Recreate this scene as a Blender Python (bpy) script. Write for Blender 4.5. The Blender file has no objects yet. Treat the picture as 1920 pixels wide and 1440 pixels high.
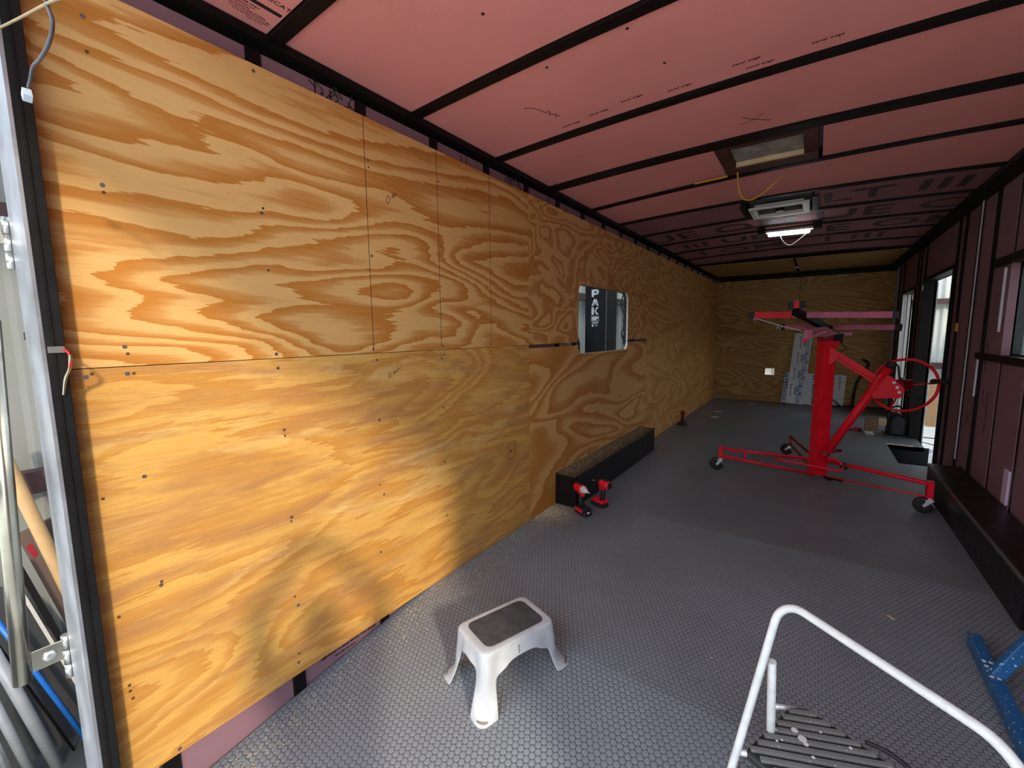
import bpy, bmesh, math, random
from mathutils import Vector, Matrix
random.seed(7)
S = bpy.context.scene
COL = S.collection
PI = math.pi

# ------------------------------------------------------------------ camera
cam_d = bpy.data.cameras.new('camera'); cam = bpy.data.objects.new('camera', cam_d); COL.objects.link(cam)
CX, CY, CZ = 1.52918, -1.15797, 1.27605
def _rot(rx, ry, rz):
    return Matrix.Rotation(rz, 3, 'Z') @ Matrix.Rotation(rx, 3, 'X') @ Matrix.Rotation(ry, 3, 'Y')
_M = _rot(-0.118257, 0.0101385, 0.612292)
_r, _f, _u = _M.col[0], _M.col[1], _M.col[2]
cm = Matrix(((_r.x, _u.x, -_f.x, CX), (_r.y, _u.y, -_f.y, CY), (_r.z, _u.z, -_f.z, CZ), (0, 0, 0, 1)))
cam.matrix_world = cm
cam_d.sensor_width = 36.0; cam_d.sensor_fit = 'HORIZONTAL'
cam_d.lens = 807.765 * 36.0 / 1920.0
cam_d.clip_start = 0.02; cam_d.clip_end = 300
S.camera = cam

# ------------------------------------------------------------------ world, sun, exposure
w = bpy.data.worlds.new('sky'); S.world = w; w.use_nodes = True
bgn = w.node_tree.nodes['Background']
bgn.inputs['Color'].default_value = (0.80, 0.91, 1.06, 1); bgn.inputs['Strength'].default_value = 1.5
sun_d = bpy.data.lights.new('sun', 'SUN'); sun = bpy.data.objects.new('sun', sun_d); COL.objects.link(sun)
sdir = Vector((1.0, -0.56, 0.52)).normalized()
sun.rotation_euler = sdir.to_track_quat('Z', 'Y').to_euler()
sun_d.energy = 1.0; sun_d.angle = math.radians(3.6); sun_d.color = (1.0, 0.88, 0.66)
vs = S.view_settings
S.display_settings.display_device = 'sRGB'
vs.view_transform = 'Standard'; vs.look = 'None'; vs.gamma = 1.0; vs.use_curve_mapping = False
vs.exposure = 1.65
S.cycles.max_bounces = 8; S.cycles.diffuse_bounces = 5; S.cycles.glossy_bounces = 3
S.cycles.transparent_max_bounces = 8
S.cycles.use_denoising = True
S.cycles.sample_clamp_indirect = 6.0

# ------------------------------------------------------------------ mesh helpers
class G:
    def __init__(self): self.v = []; self.f = []; self.s = []
    def add(self, vs, fs, smooth=False):
        o = len(self.v); self.v += [tuple(p) for p in vs]
        for f in fs: self.f.append(tuple(i + o for i in f)); self.s.append(smooth)
        return self
    def box(self, x0, x1, y0, y1, z0, z1):
        return self.add([(x0,y0,z0),(x1,y0,z0),(x1,y1,z0),(x0,y1,z0),(x0,y0,z1),(x1,y0,z1),(x1,y1,z1),(x0,y1,z1)],
            [(0,3,2,1),(4,5,6,7),(0,1,5,4),(1,2,6,5),(2,3,7,6),(3,0,4,7)])
    def obox(self, c, ax, ay, az):
        c = Vector(c); ax = Vector(ax); ay = Vector(ay); az = Vector(az)
        if ax.cross(ay).dot(az) < 0: az = -az
        p = [c+sx*ax+sy*ay+sz*az for sz in (-1,1) for sx, sy in ((-1,-1),(1,-1),(1,1),(-1,1))]
        return self.add(p, [(0,3,2,1),(4,5,6,7),(0,1,5,4),(1,2,6,5),(2,3,7,6),(3,0,4,7)])
    def bar(self, p0, p1, wd, ht, up=(0,0,1)):
        p0 = Vector(p0); p1 = Vector(p1); d = (p1-p0); L = d.length; d.normalize()
        s = d.cross(Vector(up)); s.normalize(); u = s.cross(d)
        return self.obox((p0+p1)/2, d*L/2, s*wd/2, u*ht/2)
    def tube(self, path, r, n=10, closed=False, caps=True):
        P = [Vector(p) for p in path]; m = len(P)
        rr = r if isinstance(r, (list, tuple)) else [r]*m
        T = []
        for i in range(m):
            if closed: t = P[(i+1) % m]-P[i-1]
            else: t = P[min(i+1, m-1)]-P[max(i-1, 0)]
            T.append(t.normalized())
        a = T[0].orthogonal().normalized(); vs = []
        for i in range(m):
            a = (a - T[i]*a.dot(T[i]))
            if a.length < 1e-6: a = T[i].orthogonal()
            a.normalize(); b = T[i].cross(a)
            for k in range(n):
                g = 2*PI*k/n; vs.append(P[i]+(a*math.cos(g)+b*math.sin(g))*rr[i])
        fs = []
        for i in range(m if closed else m-1):
            j = (i+1) % m
            for k in range(n): fs.append((i*n+k, i*n+(k+1) % n, j*n+(k+1) % n, j*n+k))
        self.add(vs, fs, True)
        if caps and not closed:
            o = len(self.v)-m*n
            self.f.append(tuple(o+k for k in reversed(range(n)))); self.s.append(False)
            self.f.append(tuple(o+(m-1)*n+k for k in range(n))); self.s.append(False)
        return self
    def cyl(self, p0, p1, r, n=16): return self.tube([p0, p1], r, n)
    def lathe(self, p0, d, prof, n=20):
        p0 = Vector(p0); d = Vector(d).normalized(); a = d.orthogonal().normalized(); b = d.cross(a); vs = []
        for t, r in prof:
            for k in range(n):
                g = 2*PI*k/n; vs.append(p0+d*t+(a*math.cos(g)+b*math.sin(g))*r)
        fs = []; m = len(prof)
        for i in range(m-1):
            for k in range(n): fs.append((i*n+k, i*n+(k+1) % n, (i+1)*n+(k+1) % n, (i+1)*n+k))
        self.add(vs, fs, True); o = len(self.v)-m*n
        self.f.append(tuple(o+k for k in reversed(range(n)))); self.s.append(False)
        self.f.append(tuple(o+(m-1)*n+k for k in range(n))); self.s.append(False)
        return self
    def prism(self, pts, off):
        n = len(pts); P = [Vector(p) for p in pts]; o = Vector(off)
        vs = P+[p+o for p in P]
        fs = [tuple(range(n)), tuple(reversed(range(n, 2*n)))]
        for i in range(n): j = (i+1) % n; fs.append((i, n+i, n+j, j))
        return self.add(vs, fs)
    def ball(self, c, r, n=12):
        c = Vector(c); prof = [(-r*math.cos(PI*i/8), max(r*math.sin(PI*i/8), 1e-4)) for i in range(9)]
        return self.lathe(c, (0,0,1), prof, n)
    def disc(self, c, nrm, r, t=0.001, n=10):
        c = Vector(c); return self.cyl(c, c+Vector(nrm)*t, r, n)

LOC = {}
def _link(o, name, parent, loc):
    COL.objects.link(o)
    if parent is not None:
        o.parent = parent; o.location = Vector(loc)-Vector(LOC[parent])
    else: o.location = loc
    LOC[o] = tuple(loc)
def obj(name, g, mt, parent=None, loc=None, bevel=0, fix=True):
    """links a G as ONE mesh object; loc is its world origin"""
    if loc is None: loc = LOC[parent] if parent is not None else (0,0,0)
    me = bpy.data.meshes.new(name); L = Vector(loc)
    me.from_pydata([(v[0]-L.x, v[1]-L.y, v[2]-L.z) for v in g.v], [], g.f)
    me.polygons.foreach_set('use_smooth', g.s)
    if fix:
        bm = bmesh.new(); bm.from_mesh(me); bmesh.ops.recalc_face_normals(bm, faces=bm.faces); bm.to_mesh(me); bm.free()
    me.update(); o = bpy.data.objects.new(name, me)
    if mt is not None: me.materials.append(mt)
    _link(o, name, parent, loc)
    if bevel:
        b = o.modifiers.new('bevel', 'BEVEL'); b.width = bevel; b.segments = 2; b.limit_method = 'ANGLE'; b.angle_limit = 0.6
    return o
def share(src, name, parent, loc, rotz=0):
    o = src.copy(); o.name = name; _link(o, name, parent, loc); o.rotation_euler = (0,0,rotz); return o
def thing(name, label, cat, loc=(0,0,0), group=None):
    o = bpy.data.objects.new(name, None); o.empty_display_size = 0.05; _link(o, name, None, loc); return tag(o, label, cat, group)
def tag(o, label, cat, group=None, kind=None):
    o['label'] = label; o['category'] = cat
    if group: o['group'] = group
    if kind: o['kind'] = kind
    return o
def struct(o): o['kind'] = 'structure'; return o
def stuff(o): o['kind'] = 'stuff'; return o
def text(body, size, loc, xd, yd, mt, parent, name='lettering', bold=0.0, align='LEFT', sx=1.0):
    c = bpy.data.curves.new(name, 'FONT'); c.body = body; c.size = size; c.extrude = 0.0003; c.offset = bold
    c.align_x = align; c.resolution_u = 2
    co = bpy.data.objects.new(name, c); me = bpy.data.meshes.new_from_object(co); bpy.data.objects.remove(co); bpy.data.curves.remove(c)
    me.name = name; me.materials.clear(); me.materials.append(mt); o = bpy.data.objects.new(name, me)
    xd = Vector(xd).normalized(); yd = Vector(yd); yd = (yd-xd*yd.dot(xd)).normalized(); zd = xd.cross(yd)
    COL.objects.link(o); o.parent = parent; L = Vector(loc)-Vector(LOC[parent])
    o.matrix_local = Matrix(((xd.x*sx, yd.x, zd.x, L.x), (xd.y*sx, yd.y, zd.y, L.y), (xd.z*sx, yd.z, zd.z, L.z), (0,0,0,1)))
    LOC[o] = tuple(loc); return o
def arc(c, r, a0, a1, n, ax, ay):
    c = Vector(c); ax = Vector(ax); ay = Vector(ay)
    return [c+ax*(r*math.cos(a0+(a1-a0)*i/n))+ay*(r*math.sin(a0+(a1-a0)*i/n)) for i in range(n+1)]
def smooth_path(pts, n=6):
    P = [Vector(p) for p in pts]; out = []
    for i in range(len(P)-1):
        p0 = P[max(i-1,0)]; p1 = P[i]; p2 = P[i+1]; p3 = P[min(i+2, len(P)-1)]
        for k in range(n):
            t = k/n
            out.append(0.5*((2*p1)+(-p0+p2)*t+(2*p0-5*p1+4*p2-p3)*t*t+(-p0+3*p1-3*p2+p3)*t**3))
    out.append(P[-1]); return out

# ------------------------------------------------------------------ materials
def nmat(name):
    m = bpy.data.materials.new(name); m.use_nodes = True; nt = m.node_tree
    return m, nt, nt.nodes['Principled BSDF']
class N:
    def __init__(self, nt): self.nt = nt
    def __call__(self, t, **k):
        n = self.nt.nodes.new(t)
        for a, b in k.items(): setattr(n, a, b)
        return n
    def L(self, a, b): self.nt.links.new(a, b)
    def math(self, op, a, b=None, c=None):
        n = self.nt.nodes.new('ShaderNodeMath'); n.operation = op
        for i, x in enumerate((a, b, c)):
            if x is None: continue
            if isinstance(x, (int, float)): n.inputs[i].default_value = x
            else: self.nt.links.new(x, n.inputs[i])
        return n.outputs[0]
    def mix(self, fac, a, b, mode='MIX'):
        n = self.nt.nodes.new('ShaderNodeMix'); n.data_type = 'RGBA'; n.blend_type = mode
        for i, x in ((0, fac), (6, a), (7, b)):
            if isinstance(x, (int, float)): n.inputs[i].default_value = x
            elif isinstance(x, tuple): n.inputs[i].default_value = x if len(x) == 4 else (*x, 1)
            else: self.nt.links.new(x, n.inputs[i])
        return n.outputs[2]
    def noise(self, vec, scale, detail=2.0, rough=0.5, dist=0.0):
        n = self.nt.nodes.new('ShaderNodeTexNoise'); n.inputs['Scale'].default_value = scale
        n.inputs['Detail'].default_value = detail; n.inputs['Roughness'].default_value = rough; n.inputs['Distortion'].default_value = dist
        if vec is not None: self.nt.links.new(vec, n.inputs['Vector'])
        return n.outputs['Fac']
    def vec(self, x, y, z):
        n = self.nt.nodes.new('ShaderNodeCombineXYZ')
        for i, a in enumerate((x, y, z)):
            if isinstance(a, (int, float)): n.inputs[i].default_value = a
            else: self.nt.links.new(a, n.inputs[i])
        return n.outputs[0]
    def ramp(self, fac, stops, interp='LINEAR'):
        n = self.nt.nodes.new('ShaderNodeValToRGB'); cr = n.color_ramp; cr.interpolation = interp
        while len(cr.elements) < len(stops): cr.elements.new(0.5)
        for e, (p, c) in zip(cr.elements, stops):
            e.position = p; e.color = c if len(c) == 4 else (*c, 1)
        self.nt.links.new(fac, n.inputs[0]); return n.outputs[0]
def simple(name, col, rough=0.5, metal=0.0, var=0.12, vscale=12.0, bump=0.0, bscale=80.0, spec=None, emit=None, estr=0):
    m, nt, b = nmat(name); q = N(nt)
    tc = q('ShaderNodeTexCoord').outputs['Object']
    n = q.noise(tc, vscale, 4, 0.6)
    lo = tuple(max(0, c*(1-var)) for c in col); hi = tuple(min(1, c*(1+var)) for c in col)
    q.L(q.ramp(n, [(0.3, lo), (0.7, hi)]), b.inputs['Base Color'])
    b.inputs['Metallic'].default_value = metal
    q.L(q.math('ADD', q.math('MULTIPLY', q.math('SUBTRACT', n, 0.5), 0.25), rough), b.inputs['Roughness'])
    if spec is not None: b.inputs['Specular IOR Level'].default_value = spec
    if bump:
        bn = q('ShaderNodeBump'); bn.inputs['Strength'].default_value = bump; bn.inputs['Distance'].default_value = 0.002
        q.L(q.noise(tc, bscale, 3, 0.6), bn.inputs['Height']); q.L(bn.outputs[0], b.inputs['Normal'])
    if emit:
        b.inputs['Emission Color'].default_value = (*emit, 1); b.inputs['Emission Strength'].default_value = estr
    return m
def plywood(name, seed, axes='YZ', su=0.55, sv=2.0, bands=7.0, contrast=1.0, ragged=0.35, dist=0.5, knots=0.0, streak=0.25,
            light=(0.76,0.44,0.155), dark=(0.52,0.195,0.03), grey=0.0):
    m, nt, b = nmat(name); q = N(nt)
    sp = q('ShaderNodeSeparateXYZ'); q.L(q('ShaderNodeTexCoord').outputs['Object'], sp.inputs[0])
    d = {'X': sp.outputs[0], 'Y': sp.outputs[1], 'Z': sp.outputs[2]}; u, v = d[axes[0]], d[axes[1]]
    M = q.math
    base = q.vec(M('MULTIPLY', u, su), M('MULTIPLY', v, sv), seed)
    f1 = q.noise(base, 1.0, 1.6, 0.42, dist)
    fl = q.vec(M('MULTIPLY', u, 5.0), M('MULTIPLY', v, 55.0), seed+3.1)
    rg = q.noise(fl, 1.0, 3, 0.6)
    h = M('MULTIPLY', f1, bands*2.0)
    if knots:
        kv = q.noise(q.vec(M('MULTIPLY', u, 3.2), M('MULTIPLY', v, 5.0), seed+8), 1.0, 2, 0.5, 0.8)
        h = M('ADD', h, M('MULTIPLY', kv, knots))
    h = M('ADD', h, M('MULTIPLY', M('SUBTRACT', rg, 0.5), ragged))
    t = M('FRACT', h)
    k = lambda a: 0.5+(a-0.5)*contrast
    tone = q.ramp(t, [(0.0, (k(1.0),)*3), (0.018, (k(0.95),)*3), (0.045, (k(0.06),)*3), (0.42, (k(0.14),)*3), (0.60, (k(0.62),)*3), (0.93, (k(0.95),)*3), (1.0, (k(0.9),)*3)])
    st = q.noise(q.vec(M('MULTIPLY', u, 9.0), M('MULTIPLY', v, 330.0), seed), 1.0, 4, 0.7)
    blot = q.noise(q.vec(M('MULTIPLY', u, 1.1), M('MULTIPLY', v, 3.0), seed+20), 1.0, 4, 0.65)
    fac = M('ADD', tone, M('MULTIPLY', M('SUBTRACT', st, 0.5), streak))
    fac = M('ADD', fac, M('MULTIPLY', M('SUBTRACT', blot, 0.5), 0.55))
    fac = M('MINIMUM', M('MAXIMUM', fac, 0.0), 1.0)
    c = q.mix(fac, light, dark)
    if grey:
        gp = q.noise(q.vec(M('MULTIPLY', u, 2.2), M('MULTIPLY', v, 14.0), seed+40), 1.0, 5, 0.7, 0.4)
        gm = q.ramp(gp, [(0.46, (0,0,0)), (0.66, (grey,)*3)])
        c = q.mix(gm, c, (0.43, 0.20, 0.075))
        pw = q.noise(q.vec(M('MULTIPLY', u, 1.6), M('MULTIPLY', v, 6.0), seed+77), 1.0, 5, 0.7, 1.2)
        c = q.mix(q.ramp(pw, [(0.56, (0,0,0)), (0.72, (0.5,)*3)]), c, (0.84, 0.58, 0.25))
    hair = q.noise(q.vec(M('MULTIPLY', u, 14.0), M('MULTIPLY', v, 420.0), seed+60), 1.0, 2, 0.5)
    c = q.mix(q.ramp(hair, [(0.62, (0,0,0)), (0.78, (0.38,)*3)]), c, (0.20, 0.085, 0.025))
    q.L(c, b.inputs['Base Color']); b.inputs['Roughness'].default_value = 0.55
    b.inputs['Specular IOR Level'].default_value = 0.3
    bn = q('ShaderNodeBump'); bn.inputs['Strength'].default_value = 0.25; bn.inputs['Distance'].default_value = 0.001
    q.L(st, bn.inputs['Height']); q.L(bn.outputs[0], b.inputs['Normal'])
    return m
PITCH = 0.0215
def coin_floor(name):
    m, nt, b = nmat(name); q = N(nt); M = q.math
    sp = q('ShaderNodeSeparateXYZ'); tc = q('ShaderNodeTexCoord').outputs['Object']; q.L(tc, sp.inputs[0])
    x, y = sp.outputs[0], sp.outputs[1]; a = PITCH; bb = PITCH*math.sqrt(3)
    def dist(ox, oy):
        fx = M('SUBTRACT', M('FRACT', M('ADD', M('DIVIDE', x, a), ox+0.5)), 0.5); fy = M('SUBTRACT', M('FRACT', M('ADD', M('DIVIDE', y, bb), oy+0.5)), 0.5)
        fx = M('MULTIPLY', fx, a); fy = M('MULTIPLY', fy, bb)
        return M('SQRT', M('ADD', M('MULTIPLY', fx, fx), M('MULTIPLY', fy, fy)))
    dd = M('MINIMUM', dist(0, 0), dist(0.5, 0.5))
    e = q.ramp(M('DIVIDE', dd, a), [(0.38, (1,1,1)), (0.47, (0,0,0))])
    n1 = q.noise(tc, 1.3, 4, 0.6); n2 = q.noise(tc, 60, 3, 0.6)
    c1 = q.ramp(n1, [(0.3, (0.178,0.192,0.213)), (0.7, (0.220,0.237,0.262))])
    c = q.mix(e, (0.118,0.125,0.137), c1)
    dust = q.ramp(q.noise(tc, 2.6, 6, 0.75), [(0.5, (0,0,0)), (0.8, (0.22,)*3)])
    c = q.mix(dust, c, (0.32,0.31,0.29))
    q.L(c, b.inputs['Base Color'])
    q.L(M('ADD', M('MULTIPLY', n2, 0.16), 0.32), b.inputs['Roughness'])
    b.inputs['Specular IOR Level'].default_value = 0.35
    bn = q('ShaderNodeBump'); bn.inputs['Strength'].default_value = 0.5; bn.inputs['Distance'].default_value = 0.0012
    q.L(e, bn.inputs['Height']); q.L(bn.outputs[0], b.inputs['Normal'])
    return m
def splatter(name, col, dot, rough=0.5, scale=60, amount=0.35):
    m, nt, b = nmat(name); q = N(nt); tc = q('ShaderNodeTexCoord').outputs['Object']
    n = q.noise(tc, scale, 2, 0.5); n2 = q.noise(tc, 8, 4, 0.6)
    c = q.mix(q.ramp(n2, [(0.3, (0,0,0)), (0.75, (1,1,1))]), tuple(x*0.75 for x in col), col)
    c = q.mix(q.ramp(n, [(1-amount, (0,0,0)), (1-amount+0.03, (1,1,1))]), c, dot)
    q.L(c, b.inputs['Base Color']); b.inputs['Roughness'].default_value = rough
    return m

M_black = simple('black_paint', (0.006,0.006,0.0065), 0.38, bump=0.15, spec=0.35)
M_steel_black = simple('black_steel_frame', (0.006,0.004,0.004), 0.5, spec=0.2)
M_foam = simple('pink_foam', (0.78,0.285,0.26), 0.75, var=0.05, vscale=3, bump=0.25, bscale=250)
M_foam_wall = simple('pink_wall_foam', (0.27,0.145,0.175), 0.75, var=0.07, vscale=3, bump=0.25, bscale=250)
M_foam_far = simple('shaded_foam', (0.30,0.115,0.12), 0.8, var=0.08, vscale=3)  # same pink foam in a darker colour, imitates light falling off with depth
M_ink = simple('black_print', (0.012,0.008,0.010), 0.7)
M_ink_soft = simple('faded_print', (0.05,0.02,0.025), 0.7)
M_pen = simple('pencil_line', (0.03,0.015,0.008), 0.7)
M_red = simple('red_paint', (0.86,0.010,0.026), 0.42, var=0.08, vscale=6, spec=0.25)
M_red_pink = simple('red_paint_overspray', (0.55,0.10,0.20), 0.4, var=0.3, vscale=9)
M_red_dk = simple('dark_red_paint', (0.25,0.006,0.012), 0.4)
M_rubber = simple('black_rubber', (0.014,0.014,0.015), 0.6)
M_chrome = simple('zinc_plate', (0.74,0.75,0.76), 0.34, 0.35)
M_alum = simple('bare_aluminium', (0.44,0.45,0.48), 0.4, 0.85, var=0.2, vscale=7, bump=0.1)
M_galv = simple('galvanised_pipe', (0.42,0.40,0.33), 0.24, 1.0, var=0.25, vscale=5)
M_white_pl = simple('scuffed_white_plastic', (0.49,0.50,0.52), 0.45, var=0.10, vscale=18, bump=0.08)
M_white_pt = simple('chipped_white_enamel', (0.72,0.72,0.70), 0.4, var=0.12, vscale=30, bump=0.1)
M_mat = simple('dark_tread_mat', (0.055,0.056,0.058), 0.75, var=0.35, vscale=25, bump=0.5, bscale=260)
M_tread = splatter('spattered_black_tread', (0.21,0.207,0.195), (0.5,0.48,0.42), 0.6, 160, 0.33)
M_tread_dk = simple('black_tread', (0.02,0.02,0.02), 0.55)
M_blue = splatter('spattered_blue_paint', (0.015,0.13,0.34), (0.60,0.68,0.76), 0.45, 110, 0.35)
M_white_pvc = simple('white_vent_plastic', (0.78,0.76,0.70), 0.5)
M_tubelight = simple('lit_tube', (0.9,0.9,0.9), 0.4, emit=(0.92,0.97,1.0), estr=6.0)
M_yellow = simple('yellow_cable_jacket', (0.72,0.36,0.03), 0.5)
M_cream = simple('cream_cord', (0.45,0.40,0.34), 0.5)
M_sheet = simple('white_cellular_sheet', (0.80,0.84,0.90), 0.55, var=0.06)
M_blue_ink = simple('blue_print', (0.03,0.13,0.42), 0.6)
M_card = simple('cardboard', (0.50,0.31,0.14), 0.8, var=0.12)
M_osb = simple('particle_board', (0.42,0.23,0.11), 0.8, var=0.25, vscale=60)
M_pine = simple('pale_lumber', (0.62,0.47,0.28), 0.7, var=0.1)
M_wood_dk = simple('weathered_block', (0.26,0.15,0.09), 0.8, var=0.3, vscale=20)
M_metal_wall = simple('corrugated_wall_paint', (0.48,0.48,0.44), 0.5, var=0.04, vscale=1.5)
M_left_wall = simple('dimmed_wall_paint', (0.20,0.20,0.18), 0.6, var=0.05, vscale=1.5)  # same wall paint darkened, tones down the sunlit near stretch
M_girt = simple('red_oxide_girt', (0.05,0.020,0.020), 0.6)
M_conc = simple('concrete', (0.60,0.58,0.53), 0.85, var=0.1, vscale=1.5, bump=0.2, bscale=40)
M_grey_pipe = simple('grey_conduit', (0.22,0.225,0.245), 0.45)
M_blue_pipe = simple('blue_water_pipe', (0.01,0.12,0.45), 0.4)
M_dark = simple('dark_board', (0.03,0.03,0.033), 0.6)
M_cab = simple('black_cabinet', (0.010,0.0105,0.013), 0.55, spec=0.25)
M_white_ink = simple('white_print', (0.75,0.75,0.77), 0.6)
M_white = simple('white_trim', (0.78,0.78,0.76), 0.5)
M_screw = simple('screw_head', (0.22,0.22,0.24), 0.4, 0.8)
M_hole = simple('screw_hole', (0.10,0.045,0.015), 0.8)
M_dust = simple('sawdust', (0.68,0.55,0.34), 0.9, var=0.2, vscale=30)
M_dirty_top = simple('stained_board', (0.075,0.045,0.022), 0.7, var=0.5, vscale=14)
M_skin = simple('trailer_skin', (0.55,0.55,0.56), 0.4, 0.3)
M_plastic = simple('clear_plastic_film', (0.62,0.63,0.66), 0.25, var=0.25, vscale=14)
M_hatch = simple('weathered_hatch_board', (0.30,0.28,0.23), 0.8, var=0.45, vscale=14)
M_brown = simple('brown_box', (0.10,0.06,0.045), 0.7, var=0.3, vscale=4)
M_window_frame = simple('black_window_frame', (0.010,0.010,0.011), 0.4)
M_greybin = simple('grey_panel', (0.12,0.13,0.13), 0.7, var=0.25, vscale=60)
M_floor = coin_floor('coin_rubber')
M_coin = simple('rubber_coin', (0.206,0.222,0.248), 0.45, var=0.14, vscale=1.6, bump=0.1, bscale=200, spec=0.35)
def glass(name):
    m = bpy.data.materials.new(name); m.use_nodes = True; nt = m.node_tree; nt.nodes.clear(); q = N(nt)
    o = q('ShaderNodeOutputMaterial'); mx = q('ShaderNodeMixShader'); t = q('ShaderNodeBsdfTransparent'); g = q('ShaderNodeBsdfGlossy')
    t.inputs[0].default_value = (0.93,0.95,0.94,1); g.inputs['Roughness'].default_value = 0.02
    mx.inputs[0].default_value = 0.02; q.L(t.outputs[0], mx.inputs[1]); q.L(g.outputs[0], mx.inputs[2]); q.L(mx.outputs[0], o.inputs[0]); return m
M_glass = glass('window_glass')
PLY = {
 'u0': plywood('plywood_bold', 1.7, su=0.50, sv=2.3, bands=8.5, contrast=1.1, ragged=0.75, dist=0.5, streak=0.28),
 'l0': plywood('plywood_streaky', 5.3, su=0.75, sv=2.6, bands=5.0, contrast=0.6, ragged=1.2, dist=0.9, streak=1.0, light=(0.74,0.42,0.11), dark=(0.50,0.20,0.032), grey=0.85),
 'u1': plywood('plywood_burl', 9.9, su=1.5, sv=2.5, bands=4.5, ragged=0.25, dist=1.3, knots=2.0, streak=0.2),
 'l1': plywood('plywood_cathedral', 13.2, su=0.6, sv=2.1, bands=5.0, ragged=0.45, dist=0.6, streak=0.25),
 'u2': plywood('plywood_fine', 21.4, su=0.7, sv=2.4, bands=6.0, contrast=0.6, ragged=0.6, dist=0.6, streak=0.3),
 'l2': plywood('plywood_soft', 25.8, su=0.8, sv=2.0, bands=4.0, contrast=0.55, ragged=0.5, dist=0.9),
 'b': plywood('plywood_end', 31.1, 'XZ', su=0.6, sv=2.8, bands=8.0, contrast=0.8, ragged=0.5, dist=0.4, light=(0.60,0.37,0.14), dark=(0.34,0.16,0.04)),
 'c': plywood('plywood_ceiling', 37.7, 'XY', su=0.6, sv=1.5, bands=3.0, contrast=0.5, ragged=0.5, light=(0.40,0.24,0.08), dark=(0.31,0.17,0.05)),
}

# ================================================================== SETTING
W = 2.5; YB = 7.77; ZC = 2.25; DOVE_Y = 0.28; DOVE_K = 0.14
def zf(y): return 0.0 if y >= DOVE_Y else -DOVE_K*(DOVE_Y-y)
def crown(x): return 0.035*(1-((x-1.25)/1.3)**2)

# ---- ground and the metal building round the trailer
g = G().box(-14, 20, -26, 24, -0.80, -0.65); struct(obj('floor_building', g, M_conc))
def corrugated(x0, y0, x1, y1, z0, z1, nrm, pitch=0.23):
    a = Vector((x0,y0,0)); b = Vector((x1,y1,0)); L = (b-a).length; d = (b-a)/L; n = Vector(nrm); g = G(); prof = []
    k = 0
    while k*pitch < L:
        s = k*pitch
        for ds, h in ((0,0), (0.13,0), (0.150,0.028), (0.185,0.028), (0.205,0)):
            if s+ds <= L: prof.append((s+ds, h))
        k += 1
    vs = []
    for s, h in prof: p = a+d*s+n*h; vs += [(p.x,p.y,z0), (p.x,p.y,z1)]
    for s, h in reversed(prof): p = a+d*s+n*(h-0.012); vs += [(p.x,p.y,z0), (p.x,p.y,z1)]
    m = len(vs)//2; fs = [(2*i, 2*((i+1) % m), 2*((i+1) % m)+1, 2*i+1) for i in range(m)]
    return g.add(vs, fs)
wl = struct(obj('wall_building_left', corrugated(-1.45, -1.9, -1.45, 1.0, -0.65, 4.2, (1,0,0)), M_left_wall))
obj('pale_wall', corrugated(-1.45, 1.0, -1.45, 10.5, -0.65, 4.2, (1,0,0)), M_metal_wall, wl)
for z in (0.62, 1.80, 3.0):
    obj('girt', G().box(-1.42, -1.34, -1.9, 10.4, z-0.05, z+0.05), M_girt, wl)
we = struct(obj('wall_building_end', corrugated(-1.45, 10.62, 9.0, 10.62, -0.65, 4.2, (0,-1,0)), M_metal_wall))
for z, h in ((0.55, 0.06), (1.80, 0.05), (3.0, 0.06)):
    obj('girt', G().box(-1.3, 9.0, 10.50, 10.585, z-h, z+h), M_girt, we)
rf = G().box(-0.15, 6.2, -2.2, 8.0, 3.6, 3.7).box(-1.6, 12.0, -2.2, -2.1, 2.89, 3.7)  # unseen roof, its edges and open strips shaped to steer light and shade
struct(obj('roof_building', rf, M_metal_wall))
wr = struct(obj('wall_building_right', corrugated(6.2, -2.2, 6.2, 5.1, -0.65, 4.2, (-1,0,0)), M_metal_wall))
obj('low_wall', corrugated(6.2, 5.1, 6.2, 10.6, -0.65, 2.3, (-1,0,0)), M_metal_wall, wr)  # unseen stretch cut low so sun reaches the end wall
struct(obj('wall_sky_block', G().box(-22, 26, -13.6, -13.3, -0.65, 3.6), simple('sky_block_dark', (0.07,0.065,0.05), 0.8)))  # unseen wall added to cut low sky light into the far interior

# ---- floor
g = G()
xs = (-0.02, W+0.06)
prof = [(-0.97, zf(-0.97)), (DOVE_Y, 0.0), (YB+0.05, 0.0)]
for i in range(2):
    (ya, za), (yb, zb) = prof[i], prof[i+1]
    if i == 1:
        # leave the step well open beside the side door
        rects = [(xs[0], 2.25, ya, yb), (2.25, xs[1], ya, 4.24), (2.25, xs[1], 5.10, yb)]
    else: rects = [(xs[0], xs[1], ya, yb)]
    for x0, x1, a, b in rects:
        z0 = za if a <= ya+1e-6 else 0.0; z1 = zb
        vs = [(x0,a,z0),(x1,a,z0),(x1,b,z1),(x0,b,z1)]
        g.add(vs+[(p[0],p[1],p[2]-0.05) for p in vs], [(0,1,2,3),(7,6,5,4),(0,4,5,1),(1,5,6,2),(2,6,7,3),(3,7,4,0)])
floor = struct(obj('floor', g, M_floor))
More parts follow.
